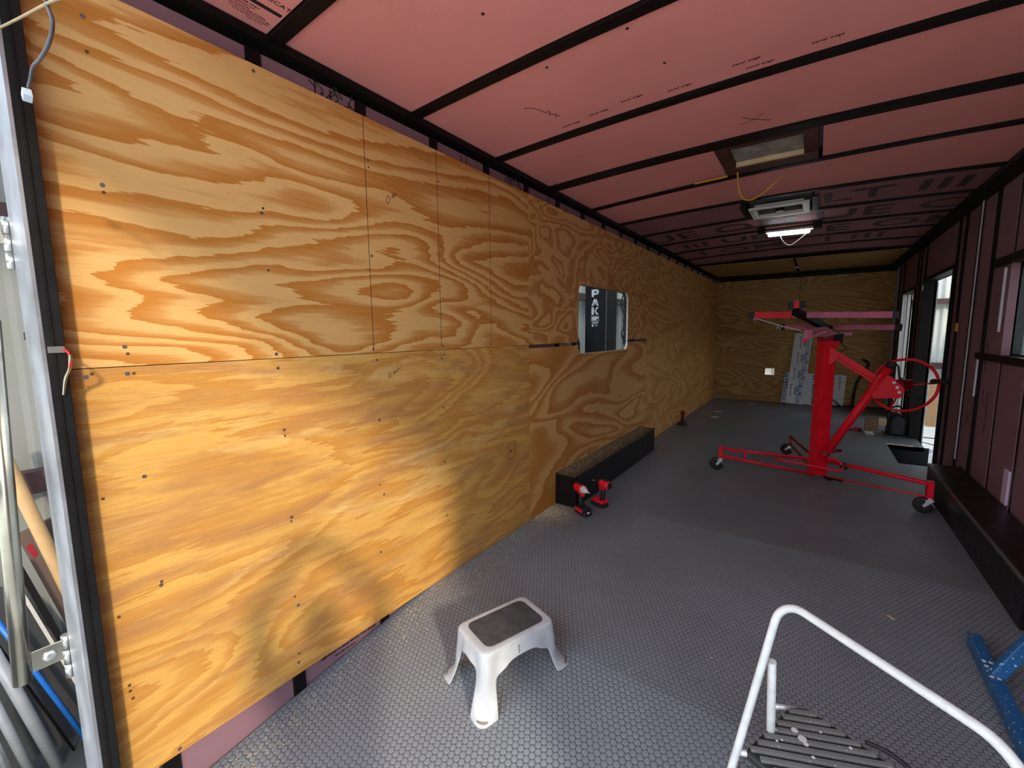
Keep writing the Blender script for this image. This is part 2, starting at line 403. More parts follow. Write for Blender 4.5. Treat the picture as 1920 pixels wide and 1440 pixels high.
# raised coins of the rubber, real geometry where they are large enough to tell apart
def coins():
    vs = []; fs = []; r0, r1, h, n = PITCH*0.435, PITCH*0.37, 0.0011, 10
    cs = [(math.cos(2*PI*k/n), math.sin(2*PI*k/n)) for k in range(n)]
    bb = PITCH*math.sqrt(3)
    for half in (0, 1):
        j = math.floor(-0.95/bb)
        while (j+0.5*half)*bb < 1.75:
            y = (j+0.5*half)*bb; j += 1
            if y < -0.93: continue
            i = 0
            while True:
                x = (i+0.5*half)*PITCH; i += 1
                if x < 0.005: continue
                if x > 2.31: break
                if y > 1.2 and (x < 0.6): continue
                o = len(vs)
                for c, s in cs: vs.append((x+c*r0, y+s*r0, zf(y+s*r0)))
                for c, s in cs: vs.append((x+c*r1, y+s*r1, zf(y+s*r1)+h))
                for k in range(n): k2 = (k+1) % n; fs.append((o+k, o+k2, o+n+k2, o+n+k))
                fs.append(tuple(o+n+k for k in range(n)))
    g = G(); g.v = vs; g.f = fs; g.s = [False]*len(fs); return g
stuff(obj('rubber_coin', coins(), M_coin, floor, fix=False))
obj('step_well', G().box(2.25, 2.62, 4.24, 5.10, -0.22, -0.19).box(2.245, 2.25, 4.24, 5.10, -0.2, -0.005).box(2.25, 2.6, 5.10, 5.11, -0.2, -0.005).box(2.25, 2.6, 4.232, 4.24, -0.2, -0.005), M_black, floor)
obj('threshold_strip', G().box(2.24, 2.47, 5.07, 5.12, 0.0, 0.006), M_pine, floor)

# ---- left wall
WY0, WY1, WZ0, WZ1, WR = 1.93, 3.03, 1.10, 1.65, 0.075
def holed(axis, a0, a1, z0, z1, t0, t1, holes):
    """slab in the plane normal to axis ('X' or 'Y'), spanning a0..a1, with rectangular holes"""
    As = sorted({a0, a1, *[h[0] for h in holes], *[h[1] for h in holes]}); Zs = sorted({z0, z1, *[h[2] for h in holes], *[h[3] for h in holes]}); g = G()
    for i in range(len(As)-1):
        for j in range(len(Zs)-1):
            ca, cz = (As[i]+As[i+1])/2, (Zs[j]+Zs[j+1])/2
            if any(h[0] < ca < h[1] and h[2] < cz < h[3] for h in holes): continue
            if axis == 'X': g.box(t0, t1, As[i], As[i+1], Zs[j], Zs[j+1])
            else: g.box(As[i], As[i+1], t0, t1, Zs[j], Zs[j+1])
    return g
g = holed('X', -0.95, YB+0.1, -0.25, 2.36, -0.085, -0.075, [(WY0-0.03, WY1+0.12, WZ0-0.02, WZ1+0.02)])
wall_left = struct(obj('wall_left', g, M_skin))
def roundpoly(y0, y1, z0, z1, r, n=6):
    pts = []
    for cy, cz, a in ((y1-r, z1-r, 0), (y0+r, z1-r, PI/2), (y0+r, z0+r, PI), (y1-r, z0+r, 1.5*PI)):
        for k in range(n+1): pts.append((cy+r*math.cos(a+PI/2*k/n), cz+r*math.sin(a+PI/2*k/n)))
    return pts
def sheet(name, y0, y1, z0, z1, mt, label, extra=None):
    pts = extra or [(y0,z0),(y1,z0),(y1,z1),(y0,z1)]
    o = obj(name, G().prism([(0,y,z) for y, z in pts], (-0.018,0,0)), mt, wall_left, (0, (y0+y1)/2, z0)); o['label'] = label; return o
SX1, SX2 = 1.219, 3.63
sheet('plywood_sheet', -0.915, SX1-0.001, 1.197, 2.141, PLY['u0'], 'upper plywood sheet nearest the rear opening with bold cathedral grain')
sheet('plywood_sheet', -0.915, SX1-0.001, 0.0, 1.1945, PLY['l0'], 'lower plywood sheet nearest the rear opening with fine streaky grain')
rp = roundpoly(WY0, WY1, WZ0, WZ1, WR)   # order: top right arc, top left arc, bottom left arc, bottom right arc
top = rp[0:14]; bot = rp[14:28]
sheet('plywood_sheet', SX1+0.001, SX2-0.001, 1.197, 2.141, PLY['u1'], 'upper plywood sheet around the window with burl grain',
      [(SX1+0.001,1.197),(WY0,1.197)]+list(reversed(top))+[(WY1,1.197),(SX2-0.001,1.197),(SX2-0.001,2.141),(SX1+0.001,2.141)])
sheet('plywood_sheet', SX1+0.001, SX2-0.001, 0.0, 1.172, PLY['l1'], 'lower plywood sheet under the window with cathedral grain',
      [(SX1+0.001,0),(SX2-0.001,0),(SX2-0.001,1.172),(WY1,1.172)]+list(reversed(bot))+[(WY0,1.172),(SX1+0.001,1.172)])
sheet('plywood_sheet', SX2+0.001, 6.068, 1.197, 2.141, PLY['u2'], 'upper plywood sheet beyond the window')
sheet('plywood_sheet', SX2+0.001, 6.068, 0.0, 1.195, PLY['l2'], 'lower plywood sheet beyond the window')
sheet('plywood_sheet', 6.07, YB, 1.197, 2.141, PLY['u2'], 'upper plywood sheet in the far left corner')
sheet('plywood_sheet', 6.07, YB, 0.0, 1.195, PLY['l2'], 'lower plywood sheet in the far left corner')
studs = [-0.80+0.4064*i for i in range(22)]
for y in studs:
    if WY0-0.02 < y < WY1+0.02:
        for a, b in ((-0.2, WZ0-0.05), (WZ1+0.05, 2.2)): obj('stud', G().box(-0.06, -0.019, y-0.022, y+0.022, a, b), M_steel_black, wall_left)
    else: obj('stud', G().box(-0.06, -0.019, y-0.022, y+0.022, -0.22, 2.2), M_steel_black, wall_left)
ys = [-0.93]+studs
for a, b in zip(ys[:-1], ys[1:]):
    y0, y1 = a+0.023, b-0.023
    if b-a < 0.15: continue
    for z0, z1 in ([(-0.2, 2.2)] if (y1 < WY0 or y0 > WY1) else [(-0.2, WZ0-0.03), (WZ1+0.03, 2.2)]):
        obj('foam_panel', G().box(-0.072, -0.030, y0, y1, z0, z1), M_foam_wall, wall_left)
obj('top_rail', G().box(-0.075, 0.004, -0.93, YB, 2.222, 2.25), M_steel_black, wall_left)
g = G()
for y in (-0.18, -0.12, 0.62, 0.66, 1.50, 1.53, 1.78): g.box(-0.0305, -0.0295, y, y+0.006, 2.142, 2.195)
obj('seam', g, M_ink, wall_left)
rnd = random.Random(21)
for y0, n_ in ((-0.19, 5), (1.02, 4)):
    for k_ in range(n_):
        y = y0+0.04*k_; p_ = [(-0.029, y+0.05*(j_/5)+rnd.uniform(-0.018,0.018), 2.145+rnd.uniform(0,0.07)) for j_ in range(6)]
        obj('caulk_squiggle', G().tube(smooth_path(p_, 4), 0.0022, 5), M_ink, wall_left)
text('KEEP FOAM COVERED BEHIND WALL BOARD', 0.013, (-0.0292,-0.30,-0.035), (0,1,0), (0,0,1), M_ink, wall_left, 'printed_text', 0.0005)
text('SEE LABEL ON FACE', 0.011, (-0.0292,-0.24,-0.055), (0,1,0), (0,0,1), M_ink, wall_left, 'printed_text', 0.0004)
# screws, empty holes, pencil lines
sc = [(-0.809,1.665),(-0.802,1.249),(-0.885,1.174),(-0.803,1.176),(-0.416,1.678),(-0.402,1.211),(-0.400,1.162),(-0.394,0.941),(-0.792,0.884),(-0.782,0.552),
      (0.021,0.569),(-0.391,0.615),(-0.390,0.270),(-0.809,2.063),(-0.408,2.119),(0.001,1.213),(0.015,1.167),(0.014,0.905),(0.408,1.152),(0.409,0.900),(0.417,1.213),
      (0.809,1.213),(0.811,0.887),(-0.404,0.046),(-0.011,0.313),(-0.782,0.014),(0.016,1.599),(0.019,1.978),(0.43,1.7),(0.42,2.0),(0.82,1.62),(0.82,1.95),
      (0.409,0.62),(0.412,0.33),(0.813,0.55),(0.815,0.25),(1.24,1.13),(1.24,0.8),(1.24,0.45),(1.24,1.6),(1.24,1.9),(1.63,1.9),(2.03,1.9),(1.63,0.9),(2.03,0.9),(2.03,0.5),(2.4,0.9),(2.4,0.5),(2.84,0.9),(3.25,0.9),(3.6,1.5),(3.6,0.8),(3.6,0.4)]
g = G()
for y, z in sc: g.disc((0.0002, y, z), (1,0,0), 0.0055, 0.0012, 8)
stuff(obj('screw', g, M_screw, wall_left))
hs = [(-0.808,1.647),(-0.797,1.230),(-0.873,1.181),(-0.789,1.176),(-0.408,1.494),(-0.393,0.920),(-0.780,0.562),(-0.393,0.60),(-0.809,1.982),(0.0,0.62),(-0.882,0.848),
      (-0.880,0.508),(-0.876,0.298),(-0.876,0.28),(-0.872,0.255),(0.43,1.17),(0.81,1.17),(-0.40,0.31),(-0.40,0.08),(-0.41,1.695),(0.02,1.95),(0.43,1.45)]
g = G()
for y, z in hs: g.disc((0.0002, y, z), (1,0,0), 0.0042, 0.0008, 7)
stuff(obj('screw_hole', g, M_hole, wall_left))
for y in (0.0, 0.4064, 0.8128): obj('chalk_line', G().box(0.0, 0.0006, y+0.002, y+0.0042, 1.215, 2.138), M_pen, wall_left)

def scrib(pts, r, mt, parent, name='pencil_mark'): return obj(name, G().tube(smooth_path(pts, 4), r, 5), mt, parent)
X0 = 0.0008
scrib([(X0,0.100,1.835),(X0,0.112,1.862),(X0,0.122,1.848),(X0,0.112,1.83),(X0,0.102,1.837)], 0.0010, M_pen, wall_left)
scrib([(X0,0.132,1.858),(X0,0.140,1.872),(X0,0.134,1.864),(X0,0.146,1.861),(X0,0.143,1.880),(X0,0.153,1.868),(X0,0.156,1.885)], 0.0010, M_pen, wall_left)
scrib([(X0,0.074,1.087),(X0,0.080,1.106),(X0,0.090,1.098),(X0,0.082,1.086),(X0,0.075,1.089)], 0.0010, M_pen, wall_left)
scrib([(X0,0.098,1.098),(X0,0.106,1.110),(X0,0.109,1.100),(X0,0.118,1.114),(X0,0.122,1.106),(X0,0.130,1.122),(X0,0.138,1.118)], 0.0010, M_pen, wall_left)
obj('pencil_mark', G().box(0,0.0006,0.972,1.045,0.592,0.595).box(0,0.0006,0.972,1.045,0.484,0.487).box(0,0.0006,0.972,0.975,0.484,0.595).box(0,0.0006,1.043,1.046,0.484,0.595), M_pen, wall_left)
scrib([(X0,0.985,0.53),(X0,1.0,0.545),(X0,0.995,0.53),(X0,1.01,0.54),(X0,1.005,0.525)], 0.001, M_pen, wall_left)

# window in the left wall
win = struct(thing('window_1', '', 'window', (-0.06, (WY0+WY1)/2, WZ0)))
for k in ('label', 'category'): del win[k]
ro = roundpoly(WY0-0.012, WY1+0.012, WZ0-0.012, WZ1+0.012, WR+0.01); ri = roundpoly(WY0+0.003, WY1-0.003, WZ0+0.003, WZ1-0.003, WR-0.003); nR = len(ro)
def ring(outer, inner, x0, x1):
    n = len(outer); vs = [(x0,*p) for p in outer]+[(x0,*p) for p in inner]+[(x1,*p) for p in outer]+[(x1,*p) for p in inner]; fs = []
    for i in range(n):
        j = (i+1) % n
        fs += [(i,j,n+j,n+i), (2*n+i,3*n+i,3*n+j,2*n+j), (i,2*n+i,2*n+j,j), (n+i,n+j,3*n+j,3*n+i)]
    return G().add(vs, fs)
obj('window_frame', ring(ro, ri, -0.045, -0.0195), M_window_frame, win)
er = roundpoly(WY0+0.0005, WY1-0.0005, WZ0+0.0005, WZ1-0.0005, WR); e2 = roundpoly(WY0+0.004, WY1-0.004, WZ0+0.004, WZ1-0.004, WR-0.003)
k_ = list(range(22, 28))+list(range(0, 6)); ep = [er[i] for i in k_]; eq = [e2[i] for i in k_]; n_ = len(k_)
vs_ = [(-0.017,*p) for p in ep]+[(-0.017,*p) for p in eq]+[(-0.003,*p) for p in eq]+[(-0.003,*p) for p in ep]
fs_ = [(a*n_+i, a*n_+i+1, ((a+1) % 4)*n_+i+1, ((a+1) % 4)*n_+i) for a in range(4) for i in range(n_-1)]+[(0,n_,2*n_,3*n_),(n_-1,4*n_-1,3*n_-1,2*n_-1)]
obj('edge_trim', G().add(vs_, fs_), M_white, win)
obj('window_pane', G().prism([(-0.038, p[0], p[1]) for p in ri], (-0.004,0,0)), M_glass, win)

# rear corner post of the left side (jamb)
jamb = struct(obj('trim_1', G().box(-0.095, 0.065, -0.958, -0.926, -0.4, 2.36), M_black))
obj('aluminium_edge', G().box(-0.120, 0.065, -0.965, -0.9582, -0.5, 2.36), M_alum, jamb)
obj('edge_lip', G().box(0.065, 0.069, -0.948, -0.943, -0.2, 2.3), M_steel_black, jamb)
struct(obj('trim_2', G().box(2.47, 2.62, -0.957, -0.916, -0.4, 2.36), M_black))
struct(obj('trim_3', G().box(-0.1, 2.62, -0.957, -0.90, 2.22, 2.40), M_black))

# ---- back wall
HX0, HX1, HZ0, HZ1 = 0.815, 0.965, 0.48, 0.605
wall_back = struct(obj('wall_back', holed('Y', -0.08, 2.6, -0.2, 2.36, YB+0.08, YB+0.09, [(HX0, HX1, HZ0, HZ1)]), M_skin))
def bsheet(x0, x1, z0, z1, label, holes=()):
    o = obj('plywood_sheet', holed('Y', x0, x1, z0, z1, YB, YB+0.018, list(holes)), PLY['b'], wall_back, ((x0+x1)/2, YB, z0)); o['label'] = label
bsheet(0.0, 1.262, 0.0, 1.175, 'lower left plywood sheet of the end wall with a lit inlet hole', [(HX0, HX1, HZ0, HZ1)])
bsheet(0.0, 1.262, 1.178, 2.165, 'upper left plywood sheet of the end wall')
bsheet(1.27, 2.49, 0.0, 1.175, 'lower right plywood sheet of the end wall')
bsheet(1.27, 2.49, 1.178, 2.165, 'upper right plywood sheet of the end wall')
obj('seam_strip', G().box(1.262, 1.27, YB+0.005, YB+0.02, 0, 2.165), M_steel_black, wall_back)
obj('top_rail', G().box(0, W, YB-0.01, YB+0.05, 2.166, 2.25), M_steel_black, wall_back)
obj('baseboard', G().box(1.3, W, YB-0.03, YB-0.001, 0.0, 0.035), M_black, wall_back)
obj('hole_liner', holed('Y', HX0-0.001, HX1+0.001, HZ0-0.001, HZ1+0.001, YB+0.001, YB+0.08, [(HX0+0.004, HX1-0.004, HZ0+0.004, HZ1-0.004)]), M_white, wall_back)

# ---- ceiling
g = G(); nx = 10
ceiling = struct(obj('ceiling', G().box(-0.1, 2.62, -0.93, YB+0.1, 2.345, 2.36), M_skin))
def strip(yl, yr, zb, zt, x0=-0.02, x1=W+0.02, n=12):
    """strip across the roof following the crown; yl and yr are functions of x giving its two edges"""
    g = G(); vs = []
    for i in range(n+1):
        x = x0+(x1-x0)*i/n; c = crown(x)
        vs += [(x, yl(x), zb+c), (x, yr(x), zb+c), (x, yr(x), zt+c), (x, yl(x), zt+c)]
    fs = []
    for i in range(n):
        for k in range(4): fs.append((4*i+k, 4*i+(k+1) % 4, 4*i+4+(k+1) % 4, 4*i+4+k))
    fs += [(0,3,2,1), (4*n, 4*n+1, 4*n+2, 4*n+3)]
    return g.add(vs, fs)
beamY = [-0.33+0.619*i for i in range(11)]
def by(i):
    if i == 4: return lambda x: 2.175-0.055*x
    return lambda x: beamY[i]
for i in range(11):
    f = by(i); hw = 0.024 if i != 3 else 0.045
    obj('roof_beam', strip(lambda x: f(x)-hw, lambda x: f(x)+hw, ZC-0.012, ZC+0.05), M_steel_black, ceiling)
HX = (1.03, 1.47)   # framed opening in the bay between the fourth and fifth beam
VX = (1.01, 1.43)
PANELS = []
def panel(ya, yb, x0, x1, mt):
    o = obj('foam_panel', strip(ya, yb, ZC, ZC+0.05, x0, x1), mt, ceiling); PANELS.append(o); return o
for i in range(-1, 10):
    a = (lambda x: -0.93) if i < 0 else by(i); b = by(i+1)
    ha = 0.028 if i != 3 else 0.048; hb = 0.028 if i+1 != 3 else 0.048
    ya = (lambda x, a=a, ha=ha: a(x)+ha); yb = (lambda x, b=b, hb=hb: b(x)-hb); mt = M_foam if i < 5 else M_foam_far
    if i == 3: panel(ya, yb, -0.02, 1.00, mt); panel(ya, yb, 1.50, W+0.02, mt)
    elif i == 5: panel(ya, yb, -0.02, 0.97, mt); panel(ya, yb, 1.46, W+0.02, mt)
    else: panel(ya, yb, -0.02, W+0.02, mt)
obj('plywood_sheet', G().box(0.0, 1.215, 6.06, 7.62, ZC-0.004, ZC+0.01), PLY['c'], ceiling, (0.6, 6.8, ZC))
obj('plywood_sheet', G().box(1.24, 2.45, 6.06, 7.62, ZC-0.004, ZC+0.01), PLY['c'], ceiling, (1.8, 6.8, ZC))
obj('seam_strip', G().box(1.213, 1.243, 6.0, 7.62, ZC-0.012, ZC+0.01).box(0, W, 7.62, YB, ZC-0.03, ZC+0.02), M_steel_black, ceiling)
obj('clip', G().box(1.205, 1.255, 6.92, 6.96, ZC-0.022, ZC-0.0125), M_chrome, ceiling)
obj('side_rail', G().box(W-0.10, W+0.02, -0.9, YB, ZC-0.03, ZC+0.03), M_steel_black, ceiling)
g = G()
for x, y in ((0.609,0.013),(0.631,0.372),(0.952,0.355),(1.0,0.62),(1.5,0.55),(1.9,0.2)): g.disc((x, y, ZC+crown(x)-0.0016), (0,0,1), 0.006, 0.0015, 8)
stuff(obj('nail_hole', g, M_ink, ceiling))
def zt(x): return ZC+crown(x)-0.0012
# print on the foam
p0 = PANELS[0]
def fprint(body, size, x, y, parent, xd=(0,1,0), yd=(1,0,0), mt=None, bold=0.0, align='RIGHT', sx=1.0, dz=0.0):
    o = text(body, size, (x, y, zt(x)-dz), xd, yd, mt or M_ink, parent, 'printed_text', bold, align, sx)
    for vv in o.data.vertices:
        vv.co.z -= crown(x+xd[0]*vv.co.x+yd[0]*vv.co.y)-crown(x)
    return o
obj('printed_bar', strip(lambda x: -0.93, lambda x: -0.365, ZC-0.0012, ZC-0.0002, 0.104, 0.118, 2), M_ink, p0)
fprint('APPLICAT', 0.0215, 0.146, -0.357, p0, sx=1.25)
for k, (yy, sz) in enumerate(((-0.42,0.018),(-0.43,0.011),(-0.44,0.011),(-0.39,0.012),(-0.372,0.011),(-0.372,0.011),(-0.385,0.011))):
    fprint(('INSULATION USE ONLY', 'read the whole label before applying this sheet', 'keep away from open flame and heat', 'cover with an approved barrier inside the building',
            'store flat and protect from direct sun light', 'see the data sheet for full instructions', 'made in the u.s.a.')[k], sz*0.62, 0.088-0.0095*k, yy, p0)
def squig(pts, r=0.0018, parent=None): obj('pencil_mark', G().tube(smooth_path([(x, y, zt(x)+0.0006) for x, y in pts], 5), r, 5), M_ink_soft, parent)
squig([(0.40,0.56),(0.43,0.58),(0.45,0.62),(0.46,0.655),(0.475,0.65),(0.478,0.665),(0.462,0.675),(0.487,0.69),(0.49,0.70),(0.478,0.71),(0.50,0.715)], 0.0018, PANELS[2])
squig([(1.18,1.27),(1.22,1.32),(1.29,1.38)], 0.0018, PANELS[3]); squig([(1.27,1.28),(1.22,1.33),(1.16,1.345)], 0.0014, PANELS[3])
for (x, y, pi) in ((0.86,0.79,2),(0.70,0.81,2),(1.05,0.83,2),(1.30,0.80,2),(1.55,0.82,2),(0.55,0.83,2),(1.34,0.85,2)):
    fprint('panel edge', 0.022, x, y, PANELS[pi], xd=(1,0,0), yd=(0,-1,0), mt=M_ink_soft)
# large faded block print across the far bays
for (bay, x, body, sz) in ((5, 1.92, 'LT III', 0.40), (6, 1.98, 'II UE OM', 0.46), (6, 0.52, 'I UE OM', 0.46), (7, 1.95, 'I E OM', 0.46), (7, 0.62, 'III UE', 0.40), (8, 1.8, 'I III', 0.44), (8, 0.7, 'I OM', 0.44)):
    yc = beamY[bay]+0.31; par = None
    for P in PANELS:
        xs_ = [v.co.x for v in P.data.vertices]; ys_ = [v.co.y for v in P.data.vertices]
        if min(ys_) < yc < max(ys_) and min(xs_) < x < max(xs_): par = P
    if par: fprint(body, sz, x, yc+sz*0.36, par, xd=(1,0,0), yd=(0,-1,0), bold=0.004, align='CENTER', mt=M_ink_soft, dz=0.001)

# ---- right wall: bare studs, dark foam, two door openings and a window
D1 = (4.30, 5.56); D2 = (6.15, 7.05); RW = (1.92, 2.95, 1.10, 1.67)
wall_right = struct(obj('wall_right', holed('X', -0.95, YB+0.1, -0.25, 2.36, 2.585, 2.60, [(D1[0], D1[1], -0.19, 1.80), (D2[0], D2[1], -0.03, 1.755), RW]), M_skin))
rst = [1.26, 1.666, 2.07, 2.476, 2.90, 3.28, 3.66, 4.06, 4.26, 5.62, 5.9, 6.10, 7.12, 7.5]
for y in rst:
    if RW[0] < y < RW[1]:
        for a, b in ((0.0, 1.06), (1.735, 2.25)): obj('stud', G().box(2.515, 2.56, y-0.02, y+0.02, a, b), M_steel_black, wall_right)
    else: obj('stud', G().box(2.50, 2.56, y-0.022, y+0.022, -0.05, 2.25), M_steel_black, wall_right)
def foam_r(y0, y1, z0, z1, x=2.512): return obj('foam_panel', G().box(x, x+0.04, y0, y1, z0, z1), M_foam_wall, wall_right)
allst = [-0.9]+[-0.37+0.4064*i for i in range(4)]+rst
for y in (-0.37, 0.036, 0.443, 0.85): obj('stud', G().box(2.515, 2.56, y-0.02, y+0.02, -0.05, 2.25), M_steel_black, wall_right)
for a, b in zip(allst[:-1], allst[1:]):
    y0, y1 = a+0.024, b-0.024; c = (a+b)/2
    if RW[0]-0.1 < c < RW[1]: foam_r(y0, y1, 0, 1.05); foam_r(y0, y1, 1.74, 2.25)
    elif D1[0]-0.01 < c < D1[1]: foam_r(y0, y1, 1.84, 2.25)
    elif D2[0]-0.01 < c < D2[1]: foam_r(y0, y1, 1.80, 2.25)
    else: foam_r(y0, y1, 0, 2.25)
obj('window_sill_beam', G().box(2.495, 2.56, 1.2, 3.40, 1.055, 1.10), M_steel_black, wall_right)
obj('window_header_beam', G().box(2.495, 2.56, 1.2, 3.20, 1.68, 1.735), M_steel_black, wall_right)
obj('painted_light_strip', G().box(2.496, 2.499, 3.600, 3.632, 0.24, 2.24), M_sheet, wall_right)  # white strips painted in for daylight showing along the studs
obj('painted_light_strip', G().box(2.497, 2.511, 3.335, 3.341, 0.78, 1.05), M_sheet, wall_right)
obj('painted_light_strip', G().box(2.500, 2.511, 2.985, 2.999, 1.25, 1.66), M_sheet, wall_right)
obj('foam_offcut', G().box(2.500, 2.511, 2.50, 2.575, 0.235, 0.44), simple('pale_foam', (0.75,0.55,0.72), 0.7), wall_right)
for (y, z, b, s) in ((3.18,1.02,'KEEP DRY',0.04),(3.18,0.97,'SEE LABEL',0.03),(3.15,0.75,'R-10',0.05),(3.1,1.45,'| ||',0.05),(3.05,0.55,'INSULATION',0.05),(3.45,0.55,'|||',0.09)):
    text(b, s, (2.5105, y, z), (0,0,1), (0,1,0), M_ink, wall_right, 'printed_text')
obj('yellow_tag', G().box(2.485, 2.499, 3.955, 3.985, 1.25, 1.32), M_yellow, wall_right)
# door openings
def door_frame(n, y0, y1, z0, z1, mt):
    d = struct(obj('door_%d' % n, G().box(2.49, 2.605, y0-0.03, y0, z0, z1).box(2.49, 2.605, y1, y1+0.03, z0, z1).box(2.49, 2.605, y0-0.03, y1+0.03, z1, z1+0.035), mt)); return d
d2 = door_frame(2, D1[0], D1[1], -0.19, 1.80, M_steel_black)
obj('edge_strip', G().box(2.606, 2.612, D1[1]-0.012, D1[1]+0.002, -0.19, 1.79), M_white, d2)
obj('latch_plate', G().box(2.484, 2.4895, D1[1]-0.0, D1[1]+0.02, 1.70, 1.76), M_white, d2)
d3 = door_frame(3, D2[0], D2[1], -0.03, 1.755, M_steel_black)
obj('white_jamb', G().box(2.50, 2.52, D2[1]-0.02, D2[1]-0.001, -0.02, 1.75), M_white, d3)
obj('grey_seal', G().box(2.522, 2.550, D2[1]-0.012, D2[1]-0.001, -0.02, 1.75), M_alum, d3)
obj('white_jamb', G().box(2.555, 2.585, D2[1]-0.022, D2[1]-0.001, -0.02, 1.75), M_white, d3)
w2 = struct(thing('window_2', '', 'window', (2.57, 2.4, 1.1)))
for k in ('label', 'category'): del w2[k]
fr = holed('X', RW[0], RW[1], RW[2], RW[3], 2.56, 2.60, [(RW[0]+0.03, RW[1]-0.03, RW[2]+0.012, RW[3]-0.02)])
obj('window_frame', fr, M_window_frame, w2); obj('window_pane', G().box(2.585, 2.589, RW[0]+0.03, RW[1]-0.03, RW[2]+0.012, RW[3]-0.02), M_glass, w2)

# ================================================================== THINGS
# ---- wheel wells
def chips(n, area, zfun, smin, smax, seed, mt, name, bias=None):
    rnd = random.Random(seed); g = G()
    for _ in range(n):
        x, y = area(rnd); a = rnd.random()*PI; l = rnd.uniform(smin, smax); wd = l*rnd.uniform(0.2, 0.6); z = zfun(x, y)
        c, s = math.cos(a), math.sin(a); h = rnd.uniform(0.0003, 0.0012); t = rnd.uniform(-0.25, 0.25)*l
        g.add([(x-c*l+s*wd, y-s*l-c*wd, z), (x+c*l+s*wd, y+s*l-c*wd, z+max(0,t)), (x+c*l-s*wd, y+s*l+c*wd, z+max(0,t)), (x, y, z+h+abs(t)*0.5)], [(0,1,3), (1,2,3), (2,0,3), (0,2,1)])
    return g
t = thing('wheel_well_box', 'black wheel well box along the plywood wall, top strewn with sawdust', 'wheel box', (0.085, 2.51, 0), 'wheel well boxes')
obj('box_side', G().box(0.001, 0.168, 1.571, 3.449, 0.0, 0.232), M_black, t, bevel=0.003)
obj('top_board', G().box(0.001, 0.170, 1.569, 3.451, 0.2325, 0.24), M_dirty_top, t)['label'] = 'brown stained top board'
stuff(obj('sawdust', chips(4200, lambda r: (min(0.165, max(0.004, r.gauss(0.06, 0.05))), r.uniform(1.575, 3.44)), lambda x, y: 0.2402, 0.0012, 0.0045, 3, M_dust, ''), M_dust, t, fix=False))
obj('corner_bead', G().box(0.168, 0.171, 1.568, 1.572, 0.0, 0.236), M_steel_black, t)
t = thing('wheel_well_box', 'long glossy black wheel well box under the bare foam wall at right', 'wheel box', (2.4, 2.45, 0), 'wheel well boxes')
obj('box_side', G().box(2.311, 2.494, 1.46, 3.40, 0.0, 0.222), M_black, t, bevel=0.003)
obj('top_board', G().box(2.309, 2.494, 1.458, 3.402, 0.2225, 0.228), M_black, t)
obj('edge_angle', G().box(2.307, 2.3105, 1.458, 3.402, 0.205, 0.2285), simple('worn_edge', (0.10,0.10,0.10), 0.4), t)

# ---- drywall lift
L = thing('drywall_lift', 'bright red rolling drywall lift with a crank wheel and three casters', 'lift', (1.61, 3.34, 0))
pa = math.radians(32)
ex = Vector((math.cos(pa), math.sin(pa), 0)); ey = Vector((-math.sin(pa), math.cos(pa), 0)); pc = Vector((1.61, 3.34, 0))
obj('outer_post', G().obox(pc+Vector((0,0,0.605)), ex*0.050, ey*0.050, Vector((0,0,0.575))), M_red, L, bevel=0.004)
obj('inner_post', G().obox(pc+Vector((-0.012,0.01,1.22)), ex*0.041, ey*0.041, Vector((0,0,0.06))), M_red_dk, L, bevel=0.003)
obj('post_collar', G().obox(pc+Vector((0.01,-0.01,1.165)), ex*0.056, ey*0.056, Vector((0,0,0.018))), M_red, L, bevel=0.003)
def caster(x, y, zt_, ang, lab=None):
    c = obj('caster', G().cyl((x,y,zt_), (x,y,zt_-0.012), 0.017).obox((x,y,zt_-0.016), (0.022,0,0), (0,0.022,0), (0,0,0.004)), M_chrome, L, (x,y,zt_))
    d = Vector((math.cos(ang), math.sin(ang), 0)); s = Vector((-d.y, d.x, 0)); wc = Vector((x,y,0.058))+d*0.028
    wg = G().lathe(wc-s*0.014, s, [(0,0.03),(0,0.050),(0.004,0.057),(0.024,0.057),(0.028,0.050),(0.028,0.03)], 24)
    obj('caster_wheel', wg, M_rubber, c)
    fg = G()
    for k in (-1, 1):
        o = s*0.019*k
        fg.prism([Vector((x,y,zt_-0.018))+o-d*0.018, Vector((x,y,zt_-0.018))+o+d*0.018, wc+o+d*0.012, wc+o-Vector((0,0,0.012)), wc+o-d*0.012], s*0.003*k)
    fg.cyl(wc-s*0.023, wc+s*0.023, 0.006, 8)
    fg.bar(wc+d*0.0+Vector((0,0,0.035))-d*0.03, wc-d*0.055-Vector((0,0,0.005))-s*0.0, 0.03, 0.004)
    obj('caster_fork', fg, M_chrome, c)
caster(0.875, 3.10, 0.114, math.radians(200)); caster(2.24, 2.84, 0.112, math.radians(188)); caster(1.38, 4.00, 0.10, math.radians(160))
rl = 0.0125
obj('leg', G().tube([(1.59,3.325,0.155),(0.885,3.10,0.203)], rl).tube([(1.59,3.315,0.026),(0.885,3.10,0.132)], rl).box(0.862,0.889,3.087,3.114,0.114,0.218).cyl((1.07,3.16,0.103),(1.07,3.16,0.19),0.009), M_red, L)
obj('leg', G().tube([(1.64,3.315,0.165),(2.232,2.845,0.212)], 0.0155).tube([(1.65,3.30,0.03),(2.232,2.845,0.118)], 0.006).box(2.222,2.256,2.823,2.857,0.112,0.232), M_red, L)
obj('leg', G().tube([(1.595,3.39,0.15),(1.383,3.99,0.192)], rl).tube([(1.595,3.39,0.03),(1.383,3.99,0.118)], rl).box(1.366,1.393,3.987,4.013,0.10,0.205), M_red_dk, L)
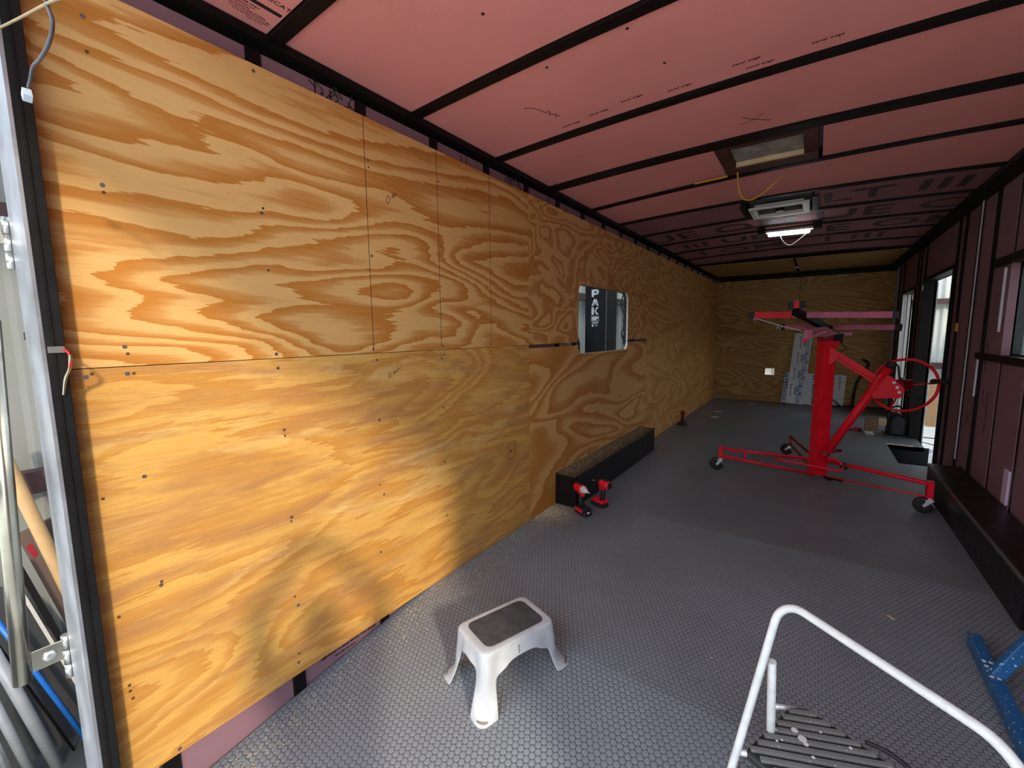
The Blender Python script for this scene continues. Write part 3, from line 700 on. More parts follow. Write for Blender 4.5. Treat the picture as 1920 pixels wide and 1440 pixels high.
obj('leg_brace', G().tube(smooth_path([(1.30,3.20,0.148),(1.60,3.17,0.135),(1.74,3.16,0.128),(1.775,3.18,0.15),(1.745,3.2,0.2),(1.66,3.25,0.205)],5), 0.009), M_red, L)
obj('lock_knob', G().ball((1.785,3.20,0.165), 0.030, 16), M_rubber, L)
obj('foot_bolt', G().cyl((1.66,3.24,0.035),(1.70,3.20,0.035),0.012,10).cyl((1.70,3.25,0.03),(1.78,3.19,0.04),0.006,8), M_steel_black, L)
# winch side, in a plane across the trailer
yw = 3.27
obj('winch_bracket', G().prism([(1.628,yw,1.135),(1.672,yw,1.115),(1.688,yw,1.075),(1.690,yw,1.035),(1.655,yw,1.0),(1.628,yw,0.985)], (0,0.06,0)), M_red, L, bevel=0.003)
obj('strut', G().bar((1.665,3.275,1.045),(1.965,3.275,0.83),0.012,0.062,(0,1,0)).bar((1.665,3.33,1.045),(1.965,3.33,0.83),0.012,0.062,(0,1,0)).bar((1.67,3.30,1.075),(1.97,3.30,0.855),0.06,0.008,(0,1,0)), M_red, L)
g = G()
for k in range(3):
    a = 0.30+0.22*k; p = Vector((1.665,3.268,1.045)).lerp(Vector((1.965,3.268,0.83)), a); q_ = Vector((1.665,3.268,1.045)).lerp(Vector((1.965,3.268,0.83)), a+0.15)
    g.bar(p, q_, 0.002, 0.014, (0,1,0))
stuff(obj('slot', g, M_ink, L))
obj('winch_tube', G().cyl((1.655,3.245,0.235),(2.012,3.235,0.985),0.031,20), M_red, L)
obj('tube_cap', G().cyl((2.008,3.235,0.975),(2.030,3.235,1.022),0.034,20), M_rubber, L)
obj('pivot_bolt', G().cyl((1.65,3.20,0.25),(1.65,3.30,0.25),0.013,10).cyl((1.65,3.19,0.25),(1.65,3.205,0.25),0.02,6).cyl((1.70,3.27,0.26),(1.76,3.30,0.27),0.014,10), M_red_dk, L)
plate = obj('winch_plate', G().prism([(1.93,3.215,0.738),(2.085,3.215,0.748),(2.108,3.215,0.79),(2.104,3.215,0.83),(2.03,3.215,0.905),(1.96,3.215,0.93),(1.90,3.215,0.80)], (0,-0.006,0)), M_red, L)
g = G()
for x, z in ((2.042,0.868),(2.063,0.832),(2.077,0.795)): g.cyl((x,3.2085,z),(x,3.2,z),0.011,12)
obj('plate_bolt', g, M_white, plate)
obj('winch_drum', G().lathe((2.03,3.32,0.84),(1,0.1,0.02),[(0,0.062),(0.01,0.064),(0.012,0.04),(0.06,0.04),(0.062,0.06),(0.07,0.06),(0.072,0.045),(0.13,0.042),(0.135,0.02)],24), M_red_dk, L)
wc = Vector((2.122,3.38,0.833)); wax = Vector((1,0.12,0.03)).normalized(); way = Vector((0,0,1))
wheel = obj('crank_wheel', G().tube(arc(wc, 0.205, 0, 2*PI, 48, wax, way)[:-1], 0.0105, 10, True), M_red, L)
obj('spoke', G().cyl(wc, wc+wax*0.19+way*0.02, 0.006, 8), M_red, wheel); obj('spoke', G().cyl(wc, wc+(wax*-0.35-way*0.93)*0.19, 0.007, 8), M_red, wheel); obj('spoke', G().cyl(wc, wc+(wax*-0.8+way*0.6)*0.19, 0.007, 8), M_red, wheel)
obj('wheel_knob', G().lathe(wc+wax*0.15+way*0.035-Vector((0,0.02,0)), wax, [(0,0.012),(0.01,0.019),(0.03,0.021),(0.045,0.014),(0.05,0.013),(0.06,0.018),(0.105,0.016),(0.11,0.008)], 16), M_rubber, wheel)
obj('brake_lever', G().cyl((2.10,3.30,0.79),(2.205,3.25,0.742),0.010,10), M_rubber, L)
obj('lift_cable', G().tube(smooth_path([(1.66,3.40,1.20),(1.74,3.42,1.13),(1.70,3.40,1.06),(1.78,3.38,0.98),(1.90,3.36,0.93)],5), 0.003, 6), M_steel_black, L)
# cradle, tilted with its near end up
b1 = obj('cradle_bar', G().bar((1.085,3.15,1.407),(1.990,3.15,1.382),0.05,0.05), M_red_pink, L, bevel=0.003); b1['label'] = 'long near cradle bar, scuffed pink red'
obj('bar_end_cap', G().bar((1.040,3.15,1.408),(1.086,3.15,1.407),0.055,0.055), M_rubber, b1, bevel=0.004)
obj('bar_end_cap', G().bar((1.989,3.15,1.382),(2.028,3.15,1.381),0.055,0.055), M_rubber, b1, bevel=0.004)
obj('bar_sleeve', G().bar((1.087,3.15,1.4069),(1.36,3.15,1.3994),0.053,0.053), M_red, b1)
b2 = obj('cradle_bar', G().bar((1.290,3.60,1.304),(2.060,3.60,1.289),0.045,0.045), M_red_pink, L, bevel=0.003); b2['label'] = 'shorter far cradle bar'
obj('bar_end_cap', G().cyl((1.245,3.60,1.305),(1.292,3.60,1.304),0.028,14), M_rubber, b2)
obj('bar_end_cap', G().cyl((2.058,3.60,1.289),(2.104,3.60,1.287),0.030,14), M_rubber, b2)
bm_ = obj('cradle_beam', G().bar((1.385,3.02,1.42),(1.66,3.68,1.262),0.055,0.05), M_steel_black, L, bevel=0.003)
obj('beam_stop', G().obox((1.39,3.06,1.478),(0.060,0,0),(0,0.02,0),(0,0,0.028)).bar((1.39,3.06,1.40),(1.39,3.06,1.46),0.03,0.04,(0,1,0)), M_rubber, bm_, bevel=0.004)
obj('stop_band', G().obox((1.388,3.055,1.480),(0.018,0,0),(0,0.024,0),(0,0,0.030)), M_red, bm_)
obj('cradle_head', G().prism([(1.45,3.28,1.29),(1.60,3.28,1.30),(1.68,3.28,1.24),(1.60,3.28,1.215),(1.52,3.28,1.22)], (0,0.12,0)), M_red_dk, L)
obj('tilt_bracket', G().bar((1.462,3.24,1.205),(1.60,3.26,1.262),0.03,0.022).box(1.448,1.475,3.22,3.25,1.20,1.275).box(1.475,1.505,3.235,3.25,1.235,1.275), M_red_pink, L)
obj('bracket_foot', G().box(1.443,1.480,3.215,3.255,1.175,1.2), M_red, L)
obj('side_peg', G().box(1.70,1.78,3.5,3.53,1.225,1.25), M_red_pink, L); obj('head_clamp', G().box(1.655,1.72,3.42,3.50,1.16,1.24), M_steel_black, L)
obj('hook_rod', G().tube([(1.082,3.15,1.384),(1.26,3.22,1.318),(1.447,3.24,1.262)],0.0045,8).cyl((1.083,3.15,1.384),(1.083,3.15,1.36),0.004,6).cyl((1.265,3.21,1.318),(1.25,3.21,1.285),0.004,6).cyl((1.285,3.21,1.31),(1.272,3.21,1.28),0.004,6), M_white_pt, L)

# ---- step stool (one moulded body)
so = Vector((0.615, 0.085, 0)); sa = math.radians(70.5)
sx_ = Vector((math.cos(sa), math.sin(sa), 0)); sy_ = Vector((-math.sin(sa), math.cos(sa), 0))
TOPZ = 0.168
stool = thing('step_stool', 'grey white plastic step stool with a dark ribbed mat on top', 'stool', (so.x, so.y, zf(so.y)))
def sp3(a, b, z): return so+sx_*a+sy_*b+Vector((0,0,z))
def stool_body():
    bm = bmesh.new(); HL, HW = 0.165, 0.105
    # perimeter loops: (corner radius) octagon-like rounded rectangle
    def loop(hl, hw, r, z, n=4):
        out = []
        for ca, cb, a0 in ((hl-r, hw-r, 0), (-hl+r, hw-r, PI/2), (-hl+r, -hw+r, PI), (hl-r, -hw+r, 1.5*PI)):
            for k in range(n+1): out.append((ca+r*math.cos(a0+PI/2*k/n), cb+r*math.sin(a0+PI/2*k/n), z))
        return out
    def fl(a, b): return zf((so+sx_*a+sy_*b).y)
    rows = [loop(HL-0.034, HW-0.030, 0.030, TOPZ-0.004), loop(HL-0.030, HW-0.026, 0.034, TOPZ), loop(HL-0.006, HW-0.006, 0.03, TOPZ), loop(HL, HW, 0.032, TOPZ-0.007)]
    V = [[bm.verts.new(sp3(*p)) for p in r] for r in rows]
    n = len(rows[0])
    for i in range(len(V)-1):
        for k in range(n): bm.faces.new((V[i][k], V[i][(k+1) % n], V[i+1][(k+1) % n], V[i+1][k]))
    bm.faces.new([v for v in V[0]])
    # skirt: an arch between the legs, drawn as a fan of columns round the perimeter
    per = []
    corners = ((1,1),(-1,1),(-1,-1),(1,-1))
    outer = rows[3]
    # densify perimeter with points along the straight sides
    dens = []
    for k in range(n):
        p, q2 = outer[k], outer[(k+1) % n]; d = math.hypot(p[0]-q2[0], p[1]-q2[1]); m = max(1, int(d/0.016))
        for j in range(m): dens.append((k, j/m, p[0]+(q2[0]-p[0])*j/m, p[1]+(q2[1]-p[1])*j/m))
    cols = []
    zt_ = TOPZ-0.007
    for (k, fr_, a, b) in dens:
        # distance along the side from the nearest corner
        da = HL-abs(a); db = HW-abs(b); s = min(1.0, max(da, db)/0.06)           # 0 at the corner, 1 beyond the leg
        sl = max(da, db); half = HL if db < da else HW
        if sl < 0.066: zb = None                                                 # leg column
        else:
            u_ = (sl-0.066)/(half-0.066); zb = zt_-0.046-0.050*(1-u_)**4
        cols.append((a, b, sl, zb))
    rowsN = 11; grid = []
    for (a, b, sl, zb) in cols:
        col = []
        sa_, sb_ = (1 if a > 0 else -1), (1 if b > 0 else -1)
        for j in range(rowsN):
            tt = j/(rowsN-1)
            if zb is None:
                fz = fl(sa_*(HL+0.03), sb_*(HW+0.03)); z = zt_+(fz-zt_)*tt
                hz = tt
                sc_ = 1-0.20*math.sin(min(1, hz*1.5)*PI/2)+0.75*max(0, hz-0.5)      # narrow, then flare at the foot
                ca, cb = sa_*(HL-0.030), sb_*(HW-0.030)
                near = max(0.0, 1-sl/0.052)**0.7                                  # 1 on the outer ridge
                bump = max(0.0, math.sin(PI*min(1, max(0, (hz-0.42)/0.58))**1.6))
                off = 0.030*hz+0.052*max(0, hz-0.35)**1.5-0.026*near*bump
                a2 = ca+(a-ca)*sc_+sa_*off*0.72; b2 = cb+(b-cb)*sc_+sb_*off*0.72
                col.append((a2, b2, z))
            else:
                z = zt_+(zb-zt_)*tt; o2 = 0.012*tt
                col.append((a+(sa_*o2 if HL-abs(a) < HW-abs(b) else 0), b+(sb_*o2 if HW-abs(b) <= HL-abs(a) else 0), z))
        grid.append([bm.verts.new(sp3(*p)) for p in col])
    m = len(grid)
    for i in range(m):
        i2 = (i+1) % m
        la, lb = cols[i][3] is None, cols[i2][3] is None
        if la == lb:
            for j in range(rowsN-1): bm.faces.new((grid[i][j], grid[i2][j], grid[i2][j+1], grid[i][j+1]))
        else:
            # between skirt and leg: join the skirt's whole depth to the leg's upper part
            A, B = (grid[i], grid[i2]) if not la else (grid[i2], grid[i])       # A skirt, B leg
            zb_ = A[-1].co.z; jm = 0
            while jm < rowsN-1 and B[jm+1].co.z > zb_-0.022: jm += 1
            for j in range(rowsN-1):
                b0 = B[round(jm*j/(rowsN-1))]; b1_ = B[round(jm*(j+1)/(rowsN-1))]
                f = [A[j], A[j+1], b1_, b0] if b1_ is not b0 else [A[j], A[j+1], b0]
                try: bm.faces.new(f)
                except ValueError: pass
    bmesh.ops.remove_doubles(bm, verts=bm.verts, dist=0.0006)
    bmesh.ops.recalc_face_normals(bm, faces=bm.faces)
    me = bpy.data.meshes.new('stool_body'); o0 = Vector(LOC[stool])
    for v in bm.verts: v.co -= o0
    bm.to_mesh(me); bm.free()
    for p in me.polygons: p.use_smooth = True
    me.materials.append(M_white_pl); o = bpy.data.objects.new('body', me); _link(o, 'body', stool, LOC[stool])
    s_ = o.modifiers.new('wall', 'SOLIDIFY'); s_.thickness = 0.004; s_.offset = -1
    ss = o.modifiers.new('round', 'SUBSURF'); ss.levels = 1; ss.render_levels = 2
    return o
stool_body()
pts = []
for ca, cb, a0 in ((0.105,0.052,0), (-0.105,0.052,PI/2), (-0.105,-0.052,PI), (0.105,-0.052,1.5*PI)):
    for k in range(5): pts.append(sp3(ca+0.026*math.cos(a0+PI/2*k/4), cb+0.026*math.sin(a0+PI/2*k/4), TOPZ-0.003))
obj('tread_mat', G().prism(pts, (0,0,0.0045)), M_mat, stool)
M_pocket_shade = simple('foot_pocket_shade', (0.20,0.16,0.13), 0.8, var=0.3, vscale=40)  # shade in the hollows of the feet, put into colour as crescents
for sa_ in (-1, 1):
    for sb_ in (-1, 1):
        p = sp3(sa_*(0.165+0.0235), sb_*(0.105+0.0235), 0); d = (sx_*sa_+sy_*sb_).normalized(); e = Vector((-d.y, d.x, 0)); up_ = (Vector((0,0,1))-d*0.55).normalized()
        c = p+Vector((0,0,zf(p.y)+0.016))
        pts = [c+e*(0.021*math.cos(t))+up_*(0.011*math.sin(t)) for t in [PI+PI*k/8 for k in range(9)]]+[c+e*(0.021*math.cos(t))+up_*(-0.003*math.sin(t)) for t in [PI*k/6 for k in range(1, 6)]]
        obj('foot_pocket', G().prism(pts, d*0.0015), M_pocket_shade, stool)
obj('scuff', G().obox(sp3(-0.02,-0.1145,TOPZ-0.03), sx_*0.0015, sy_*0.001, Vector((0,0,0.016))), simple('grime',(0.18,0.17,0.16),0.7), stool)

# ---- step ladder in the foreground
hd = Vector((0.790,-0.613,0)); nd = Vector((0.613,0.790,0)); lean = math.radians(16.5)
dn = (-nd*math.sin(lean)-Vector((0,0,1))*math.cos(lean))
LT = Vector((1.499,0.031,0.62))
lad = thing('step_ladder', 'white tubular step ladder with a black ribbed tread in the foreground', 'ladder', (1.60,-0.15,zf(-0.15)))
rt = 0.0092; wL = 0.450; R1 = 0.058; R2 = 0.088
a0 = LT+dn*0.675
path = [a0, LT+dn*0.40, LT+dn*R1]+[LT+hd*R1+dn*R1+(-hd*math.cos(t)-dn*math.sin(t))*R1 for t in [PI/2*k/8 for k in range(1, 9)]]
TR = LT+hd*wL
path += [TR-hd*R2+dn*R2+(hd*math.sin(t)-dn*math.cos(t))*R2 for t in [PI/2*k/10 for k in range(0, 11)]]
path += [TR+dn*0.40, TR+dn*0.675]
obj('handle_loop', G().tube(path, rt, 18), M_white_pt, lad)
jl = LT+dn*0.165
for side in (0, 1):
    j = LT+dn*0.165+hd*(0.006 if side == 0 else wL-0.006)+nd*0.022
    foot = j+Vector((0.014, 0.075, 0)); foot.z = zf(foot.y)+0.004
    obj('rear_leg', G().tube([j, j.lerp(foot, 0.5), foot], 0.010, 12), M_white_pt, lad)
    f2 = LT+dn*0.675+hd*(0 if side == 0 else wL)
    obj('leg_tip', G().cyl((f2.x, f2.y, zf(f2.y)+0.0), f2-dn*0.03, 0.016, 12), M_rubber, lad)
# tread, far corner towards the plywood side
tz = 0.25
tl = Vector((1.446,-0.055,tz)); far = Vector((1.543,0.190,tz)); rt_ = Vector((1.775,0.088,tz)); nr = tl+(rt_-far)
tread = obj('tread', G().prism([tl+Vector((0,0,-0.028)), tl.lerp(far,0.86)+Vector((0,0,-0.028)), far.lerp(rt_,0.12)+Vector((0,0,-0.028)), rt_+Vector((0,0,-0.028)), nr+Vector((0,0,-0.028))], (0,0,0.024)), M_tread_dk, lad, bevel=0.008)
g = G(); rd = Vector((0.926,0.377,0)).normalized()   # direction of the ribs, diagonal on the plate
rn = Vector((-rd.y, rd.x, 0)); cen = (tl+far+rt_+nr)/4
def clip_line(c, d, poly):
    ts = []
    for i in range(len(poly)):
        p, q_ = poly[i], poly[(i+1) % len(poly)]; e = q_-p; den = d.x*e.y-d.y*e.x
        if abs(den) < 1e-9: continue
        w_ = p-c; t = (w_.x*e.y-w_.y*e.x)/den; s = (w_.x*d.y-w_.y*d.x)/den
        if 0 <= s <= 1: ts.append(t)
    return (min(ts), max(ts)) if len(ts) > 1 else None
poly = [tl.lerp(cen,0.06), tl.lerp(far,0.84).lerp(cen,0.06), far.lerp(rt_,0.12).lerp(cen,0.06), rt_.lerp(cen,0.06), nr.lerp(cen,0.06)]
k = -9
while k < 10:
    c = cen+rn*(k*0.0235); r_ = clip_line(c, rd, poly); k += 1
    if r_ and r_[1]-r_[0] > 0.02:
        p, q_ = c+rd*r_[0], c+rd*r_[1]; p.z = q_.z = tz-0.0015
        o = obj('tread_rib', G().bar(p, q_, 0.0135, 0.008), M_tread, tread, bevel=0.002)
g = G(); rnd = random.Random(4)
for (x, y, r_) in ((1.545,0.070,0.008),(1.562,0.052,0.010),(1.570,0.040,0.006),(1.585,0.01,0.004),(1.52,0.02,0.003),(1.505,0.045,0.003),(1.66,0.09,0.004),(1.51,0.01,0.003),(1.60,0.10,0.003)):
    g.disc((x,y,tz+0.0026), (0,0,1), r_, 0.0008, 10)
stuff(obj('paint_drop', g, M_white, tread))
obj('tread_hinge', G().tube([tl+Vector((-0.01,0.0,-0.015)), tl+Vector((0.02,0.01,-0.015))], 0.008, 8), M_chrome, lad)
obj('tread_hinge', G().tube([tl.lerp(far,0.8)+Vector((-0.028,-0.0,-0.012)), tl.lerp(far,0.9)+Vector((0.01,0,-0.012))], 0.007, 8), M_chrome, lad)
obj('folding_strap', G().tube(smooth_path([rt_.lerp(far,0.38)+Vector((0.004,0.008,0.0)), rt_.lerp(far,0.22)+Vector((0.010,0.016,0.004)), rt_.lerp(far,0.02)+Vector((0.006,0.010,0.0)), rt_+Vector((0.012,-0.01,-0.02))],5), 0.005, 8), M_rubber, lad)

# ---- blue stand leg
bl = thing('sawhorse_leg', 'blue paint spattered steel stand leg on the floor at the right edge', 'stand', (2.12, 0.9, 0.0))
obj('foot_bar', G().bar((2.125,1.22,0.03),(2.115,0.52,0.03),0.040,0.05), M_blue, bl, bevel=0.004)
obj('brace', G().bar((2.12,0.96,0.045),(2.30,1.10,0.30),0.038,0.03,(0,1,0)), M_blue, bl, bevel=0.004)
g = G()
for k in range(4):
    for j in range(2): g.disc((2.109+0.018*j, 0.94+0.03*k, 0.0553), (0,0,1), 0.0065, 0.0012, 8)
stuff(obj('bolt_hole', g, M_white, bl))

# ---- cordless tools beside the wheel box
def battery_tool(name, label, loc, ang, nose_mat, nose_prof, base_red):
    t = thing(name, label, 'power tool', loc, 'cordless tools by the wheel box')
    d = Vector((math.cos(ang), math.sin(ang), 0)); s = Vector((-d.y, d.x, 0)); o = Vector(loc); Z = Vector((0,0,1))
    P = lambda a, b, c: o+d*a+s*b+Z*c
    obj('battery', G().obox(P(0.018,0,0.020), d*0.058, s*0.036, Z*0.018), M_rubber, t, bevel=0.010)
    obj('battery_shell', G().obox(P(0.012,0,0.047), d*0.054, s*0.038, Z*0.011), M_red if base_red else M_rubber, t, bevel=0.008)
    if not base_red: obj('side_panel', G().obox(P(0.012,0.0375,0.040), d*0.040, s*0.002, Z*0.012).obox(P(0.012,-0.0375,0.040), d*0.040, s*0.002, Z*0.012), M_red, t)
    obj('battery_light', G().obox(P(0.074,0.0,0.03), d*0.004, s*0.009, Z*0.004), M_white, t)
    obj('handle', G().tube([P(-0.004,0,0.056), P(-0.010,0,0.085), P(-0.014,0,0.115), P(-0.012,0,0.145)], [0.020,0.016,0.0165,0.019], 14), M_rubber, t)
    obj('trigger', G().obox(P(0.012,0,0.142), d*0.010, s*0.008, Z*0.014), M_red, t, bevel=0.003)
    obj('motor_body', G().lathe(P(-0.075,0,0.178), d, [(0,0.018),(0.004,0.027),(0.02,0.031),(0.07,0.031),(0.088,0.028)], 20).obox(P(-0.008,0,0.153), d*0.022, s*0.016, Z*0.012), M_red, t)
    obj('body_grip', G().lathe(P(-0.079,0,0.178), d, [(0,0.012),(0.002,0.022),(0.012,0.0275)], 18).obox(P(-0.03,0,0.2085), d*0.030, s*0.010, Z*0.003), M_rubber, t)
    obj('nose', G().lathe(P(0.012,0,0.178), d, nose_prof, 18), nose_mat, t)
    obj('bit', G().lathe(P(0.012+nose_prof[-1][0]-0.003,0,0.178), d, [(0,0.0035),(0.028,0.0035),(0.03,0.002)], 8), M_chrome, t)
    return t
battery_tool('impact_driver', 'red and black impact driver with a silver nose at the wheel box corner', (0.245, 1.515, 0.0), math.radians(-28), M_chrome, [(0,0.028),(0.006,0.028),(0.030,0.020),(0.038,0.012),(0.052,0.010)], False)
battery_tool('cordless_drill', 'red cordless drill seen from behind, right of the silver nosed driver', (0.315, 1.70, 0.0), math.radians(160), M_rubber, [(0,0.026),(0.01,0.024),(0.014,0.021),(0.045,0.019),(0.055,0.012)], True)

# ---- bottle jack like stand at the wall
bj = thing('small_jack', 'small dark red jack with a round head standing near the far plywood wall', 'jack', (0.105, 4.92, 0))
obj('base', G().lathe((0.105,4.92,0),(0,0,1),[(0,0.062),(0.012,0.064),(0.03,0.05),(0.045,0.028)],20), M_rubber, bj)
obj('stem', G().lathe((0.105,4.92,0.045),(0,0,1),[(0,0.024),(0.08,0.020),(0.1,0.02)],16), M_red_dk, bj)
obj('head', G().ball((0.105,4.92,0.165),0.034,16), M_red_dk, bj)

# ---- roof hatch, vent, lamp, cables
def zc(x): return ZC+crown(x)
h = thing('roof_hatch_frame', 'dark wooden frame of an open roof hatch with a grey weathered board', 'hatch', (1.25,1.84,ZC))
y0h, y1h = 1.63, 2.02
M_hw = simple('stained_frame_wood',(0.07,0.022,0.014),0.6,var=0.4)
obj('hatch_frame', G().box(1.00,1.065,1.575,1.96,2.272,2.345), M_hw, h); obj('hatch_frame', G().box(1.415,1.48,1.575,1.96,2.272,2.345), M_hw, h)
obj('hatch_frame', G().box(1.00,1.48,1.555,1.63,2.276,2.345), M_hw, h); obj('hatch_frame', G().box(1.00,1.48,1.925,2.03,2.264,2.345), M_hw, h)
obj('hatch_board', G().box(1.067,1.413,1.632,1.923,2.296,2.306), M_hatch, h)
obj('pine_lip', G().box(1.067,1.413,1.908,1.9245,2.270,2.2955), M_pine, h)
c1 = obj('yellow_cable', G().tube(smooth_path([(1.06,1.96,2.29),(1.064,2.0,2.268),(1.07,2.0,2.211),(1.082,2.0,2.144),(1.105,2.0,2.10),(1.135,2.0,2.086),(1.165,2.0,2.090),(1.21,2.0,2.114),(1.264,2.0,2.154),(1.30,2.0,2.192)],6), 0.0048, 8), M_yellow, None, (1.1,2.0,2.2))
tag(c1, 'yellow cable hanging in a loop from the roof hatch frame', 'cable')
c2 = obj('yellow_cable', G().tube(smooth_path([(0.80,2.05,2.262),(0.90,2.00,2.25),(0.97,1.975,2.243),(1.01,1.985,2.25)],5), 0.0055, 8), M_yellow, None, (0.9,2.0,2.25))
tag(c2, 'short yellow cable lying along the beam left of the roof hatch', 'cable')
v = thing('roof_vent', 'white rectangular roof vent trim with a black screen', 'vent', (1.22,3.19,ZC))
def vring(x0,x1,y0,y1,wd,z0,z1):
    g = G(); g.box(x0,x1,y0,y0+wd,z0,z1).box(x0,x1,y1-wd,y1,z0,z1).box(x0,x0+wd,y0+wd,y1-wd,z0,z1).box(x1-wd,x1,y0+wd,y1-wd,z0,z1); return g
obj('vent_trim', vring(1.01,1.43,3.0,3.38,0.045,2.258,2.276), M_white_pvc, v, bevel=0.006)
obj('vent_throat', vring(1.05,1.39,3.04,3.34,0.012,2.276,2.30), M_white_pvc, v)
obj('vent_screen', G().box(1.06,1.38,3.05,3.33,2.284,2.288), M_black, v)
obj('vent_motor', G().lathe((1.22,3.2,2.262),(0,0,1),[(0,0.025),(0.02,0.035),(0.025,0.035)],16), M_steel_black, v)
obj('vent_frame', G().box(0.955,1.00,2.93,3.36,2.272,2.34), M_steel_black, v); obj('vent_frame', G().box(1.445,1.485,2.93,3.36,2.272,2.34), M_steel_black, v)
lm = thing('ceiling_lamp', 'short lit white tube lamp hanging under the far roof', 'lamp', (1.26,3.88,2.2))
obj('lit_tube', G().lathe((1.088,3.858,2.20),(1,0.109,0),[(0,0.008),(0.006,0.017),(0.33,0.017),(0.34,0.008)],16), M_tubelight, lm)
obj('lamp_back', G().bar((1.07,3.856,2.225),(1.45,3.898,2.225),0.05,0.014), M_white_pvc, lm)
obj('mounting_bar', G().box(1.0,1.06,3.82,3.91,2.22,2.27), M_steel_black, lm); obj('mounting_bar', G().box(1.45,1.52,3.84,3.95,2.22,2.27), M_steel_black, lm)
obj('lamp_cord', G().tube(smooth_path([(1.177,3.90,2.22),(1.20,3.92,2.16),(1.24,3.95,2.11),(1.28,3.95,2.10),(1.32,3.95,2.125),(1.43,3.93,2.215)],6), 0.0028, 6), M_cream, lm)
def wire(name, pts, r, mt, label): return tag(obj(name, G().tube(smooth_path(pts, 6), r, 7), mt, None, pts[0]), label, 'cable')
gw = thing('grey_wire', 'grey wire with a pale plug hanging in front of the plywood at the upper left', 'cable', (0.53,-0.97,1.8))
obj('wire', G().tube(smooth_path([(0.50,-0.97,1.86),(0.523,-0.97,1.794),(0.549,-0.97,1.754),(0.513,-0.97,1.737),(0.44,-0.97,1.738),(0.383,-0.97,1.745),(0.348,-0.97,1.735),(0.325,-0.97,1.730)],6),0.0028,7), simple('grey_insulation',(0.06,0.06,0.08),0.5), gw)
obj('plug', G().obox((0.305,-0.97,1.7225),(0.007,0,0.004),(0,0.006,0),(-0.004,0,0.007)), simple('pale_plug',(0.5,0.62,0.68),0.4), gw)
wire('straw_wire', [(-0.05,-0.97,1.955),(0.139,-0.97,1.90),(0.35,-0.97,1.838),(0.553,-0.97,1.779),(0.75,-0.96,1.73),(0.95,-0.95,1.75),(1.1,-0.94,2.23)], 0.0022, simple('straw_insulation',(0.35,0.26,0.13),0.6), 'thin straw coloured wire stretched across the top left corner')
rw = thing('jamb_wire', 'red and silver wire looping out of the left jamb onto the plywood seam', 'cable', (0.07,-0.93,1.2))
obj('red_lead', G().tube(smooth_path([(0.067,-0.93,1.247),(0.098,-0.932,1.248),(0.124,-0.93,1.238),(0.128,-0.93,1.220),(0.106,-0.93,1.203),(0.081,-0.93,1.19)],6),0.0022,7), M_red, rw)
obj('silver_lead', G().tube(smooth_path([(0.136,-0.93,1.236),(0.124,-0.93,1.218),(0.102,-0.93,1.200),(0.081,-0.935,1.178),(0.072,-0.94,1.14)],6),0.0032,7), M_galv, rw)
obj('tape', G().box(0.0655,0.071,-0.955,-0.927,1.240,1.255), simple('grey_tape',(0.13,0.13,0.125),0.7), rw)

# ---- printed plastic sheets leaning on the back wall
def psheet(label, quad, col, dx, prints):
    """quad: four (x, z) corners on a sheet that leans from y0 at the floor to the wall"""
    yb_, zt__ = dx
    P = lambda x, z: Vector((x, YB-0.012-(yb_)*(1-z/zt__), z))
    t = thing('plastic_sheet', label, 'sheet', (sum(q_[0] for q_ in quad)/4, YB-0.05, 0), 'printed plastic sheets')
    obj('sheet_panel', G().prism([P(*q_) for q_ in quad], (0,-0.006,0)), col, t)
    yd = (P(0,1)-P(0,0)).normalized()
    for (b, sz, x, z, vert, mt, bold) in prints:
        if vert: text(b, sz, P(x, z)+Vector((0,-0.0075,0)), -yd+Vector((vert,0,0))*0.0, (1,0,0), mt, t, 'printed_text', bold)
        else: text(b, sz, P(x, z)+Vector((0,-0.0075,0)), yd, (-1,0,0), mt, t, 'printed_text', bold)
    return t, P
t1, P1 = psheet('tall narrow white sheet with blue print leaning on the end wall', [(1.158,0.02),(1.42,0.0),(1.488,1.215),(1.238,1.222)], M_sheet, (0.10,1.22),
  [(b, s, x, z, 1, m, bo) for (b, s, x, z, m, bo) in (('POLYCOR | AP', 0.070, 1.405, 1.16, M_blue_ink, 0.001), ('POLYCOR | AP', 0.070, 1.375, 0.88, M_blue_ink, 0.001), ('POLYCOR | AP', 0.070, 1.345, 0.60, M_blue_ink, 0.001), ('POLYCOR | AP', 0.070, 1.31, 0.33, M_blue_ink, 0.001),
   ('0.0.0.0', 0.05, 1.375, 1.14, M_blue_ink, 0.002), ('0.0.0.0', 0.05, 1.345, 0.86, M_blue_ink, 0.002), ('0.0.0.0', 0.05, 1.315, 0.58, M_blue_ink, 0.002), ('0.0.0.0', 0.05, 1.28, 0.30, M_blue_ink, 0.002))])
t2, P2 = psheet('low wide white sheet with blue and black print behind the red post', [(1.095,0.02),(1.63,0.0),(1.66,0.535),(1.128,0.55)], M_sheet, (0.055,0.55),
  [('POLYCOR | AP', 0.075, 1.585, 0.02, 0, M_ink, 0.003), ('POLYCOR | AP', 0.075, 1.17, 0.05, 0, M_blue_ink, 0.001), ('0.0.0.0', 0.055, 1.20, 0.27, 0, M_blue_ink, 0.003), ('0.0.0.0', 0.055, 1.635, 0.12, 0, M_blue_ink, 0.003)])
t3, P3 = psheet('small white printed sheet standing right of the red post', [(1.672,0.02),(1.965,0.03),(1.985,0.525),(1.668,0.535)], M_sheet, (0.06,0.53),
  [('POLYCOR | AP', 0.075, 1.765, 0.14, 0, M_ink, 0.003), ('0.0.0.0', 0.055, 1.815, 0.2, 0, M_blue_ink, 0.003)])
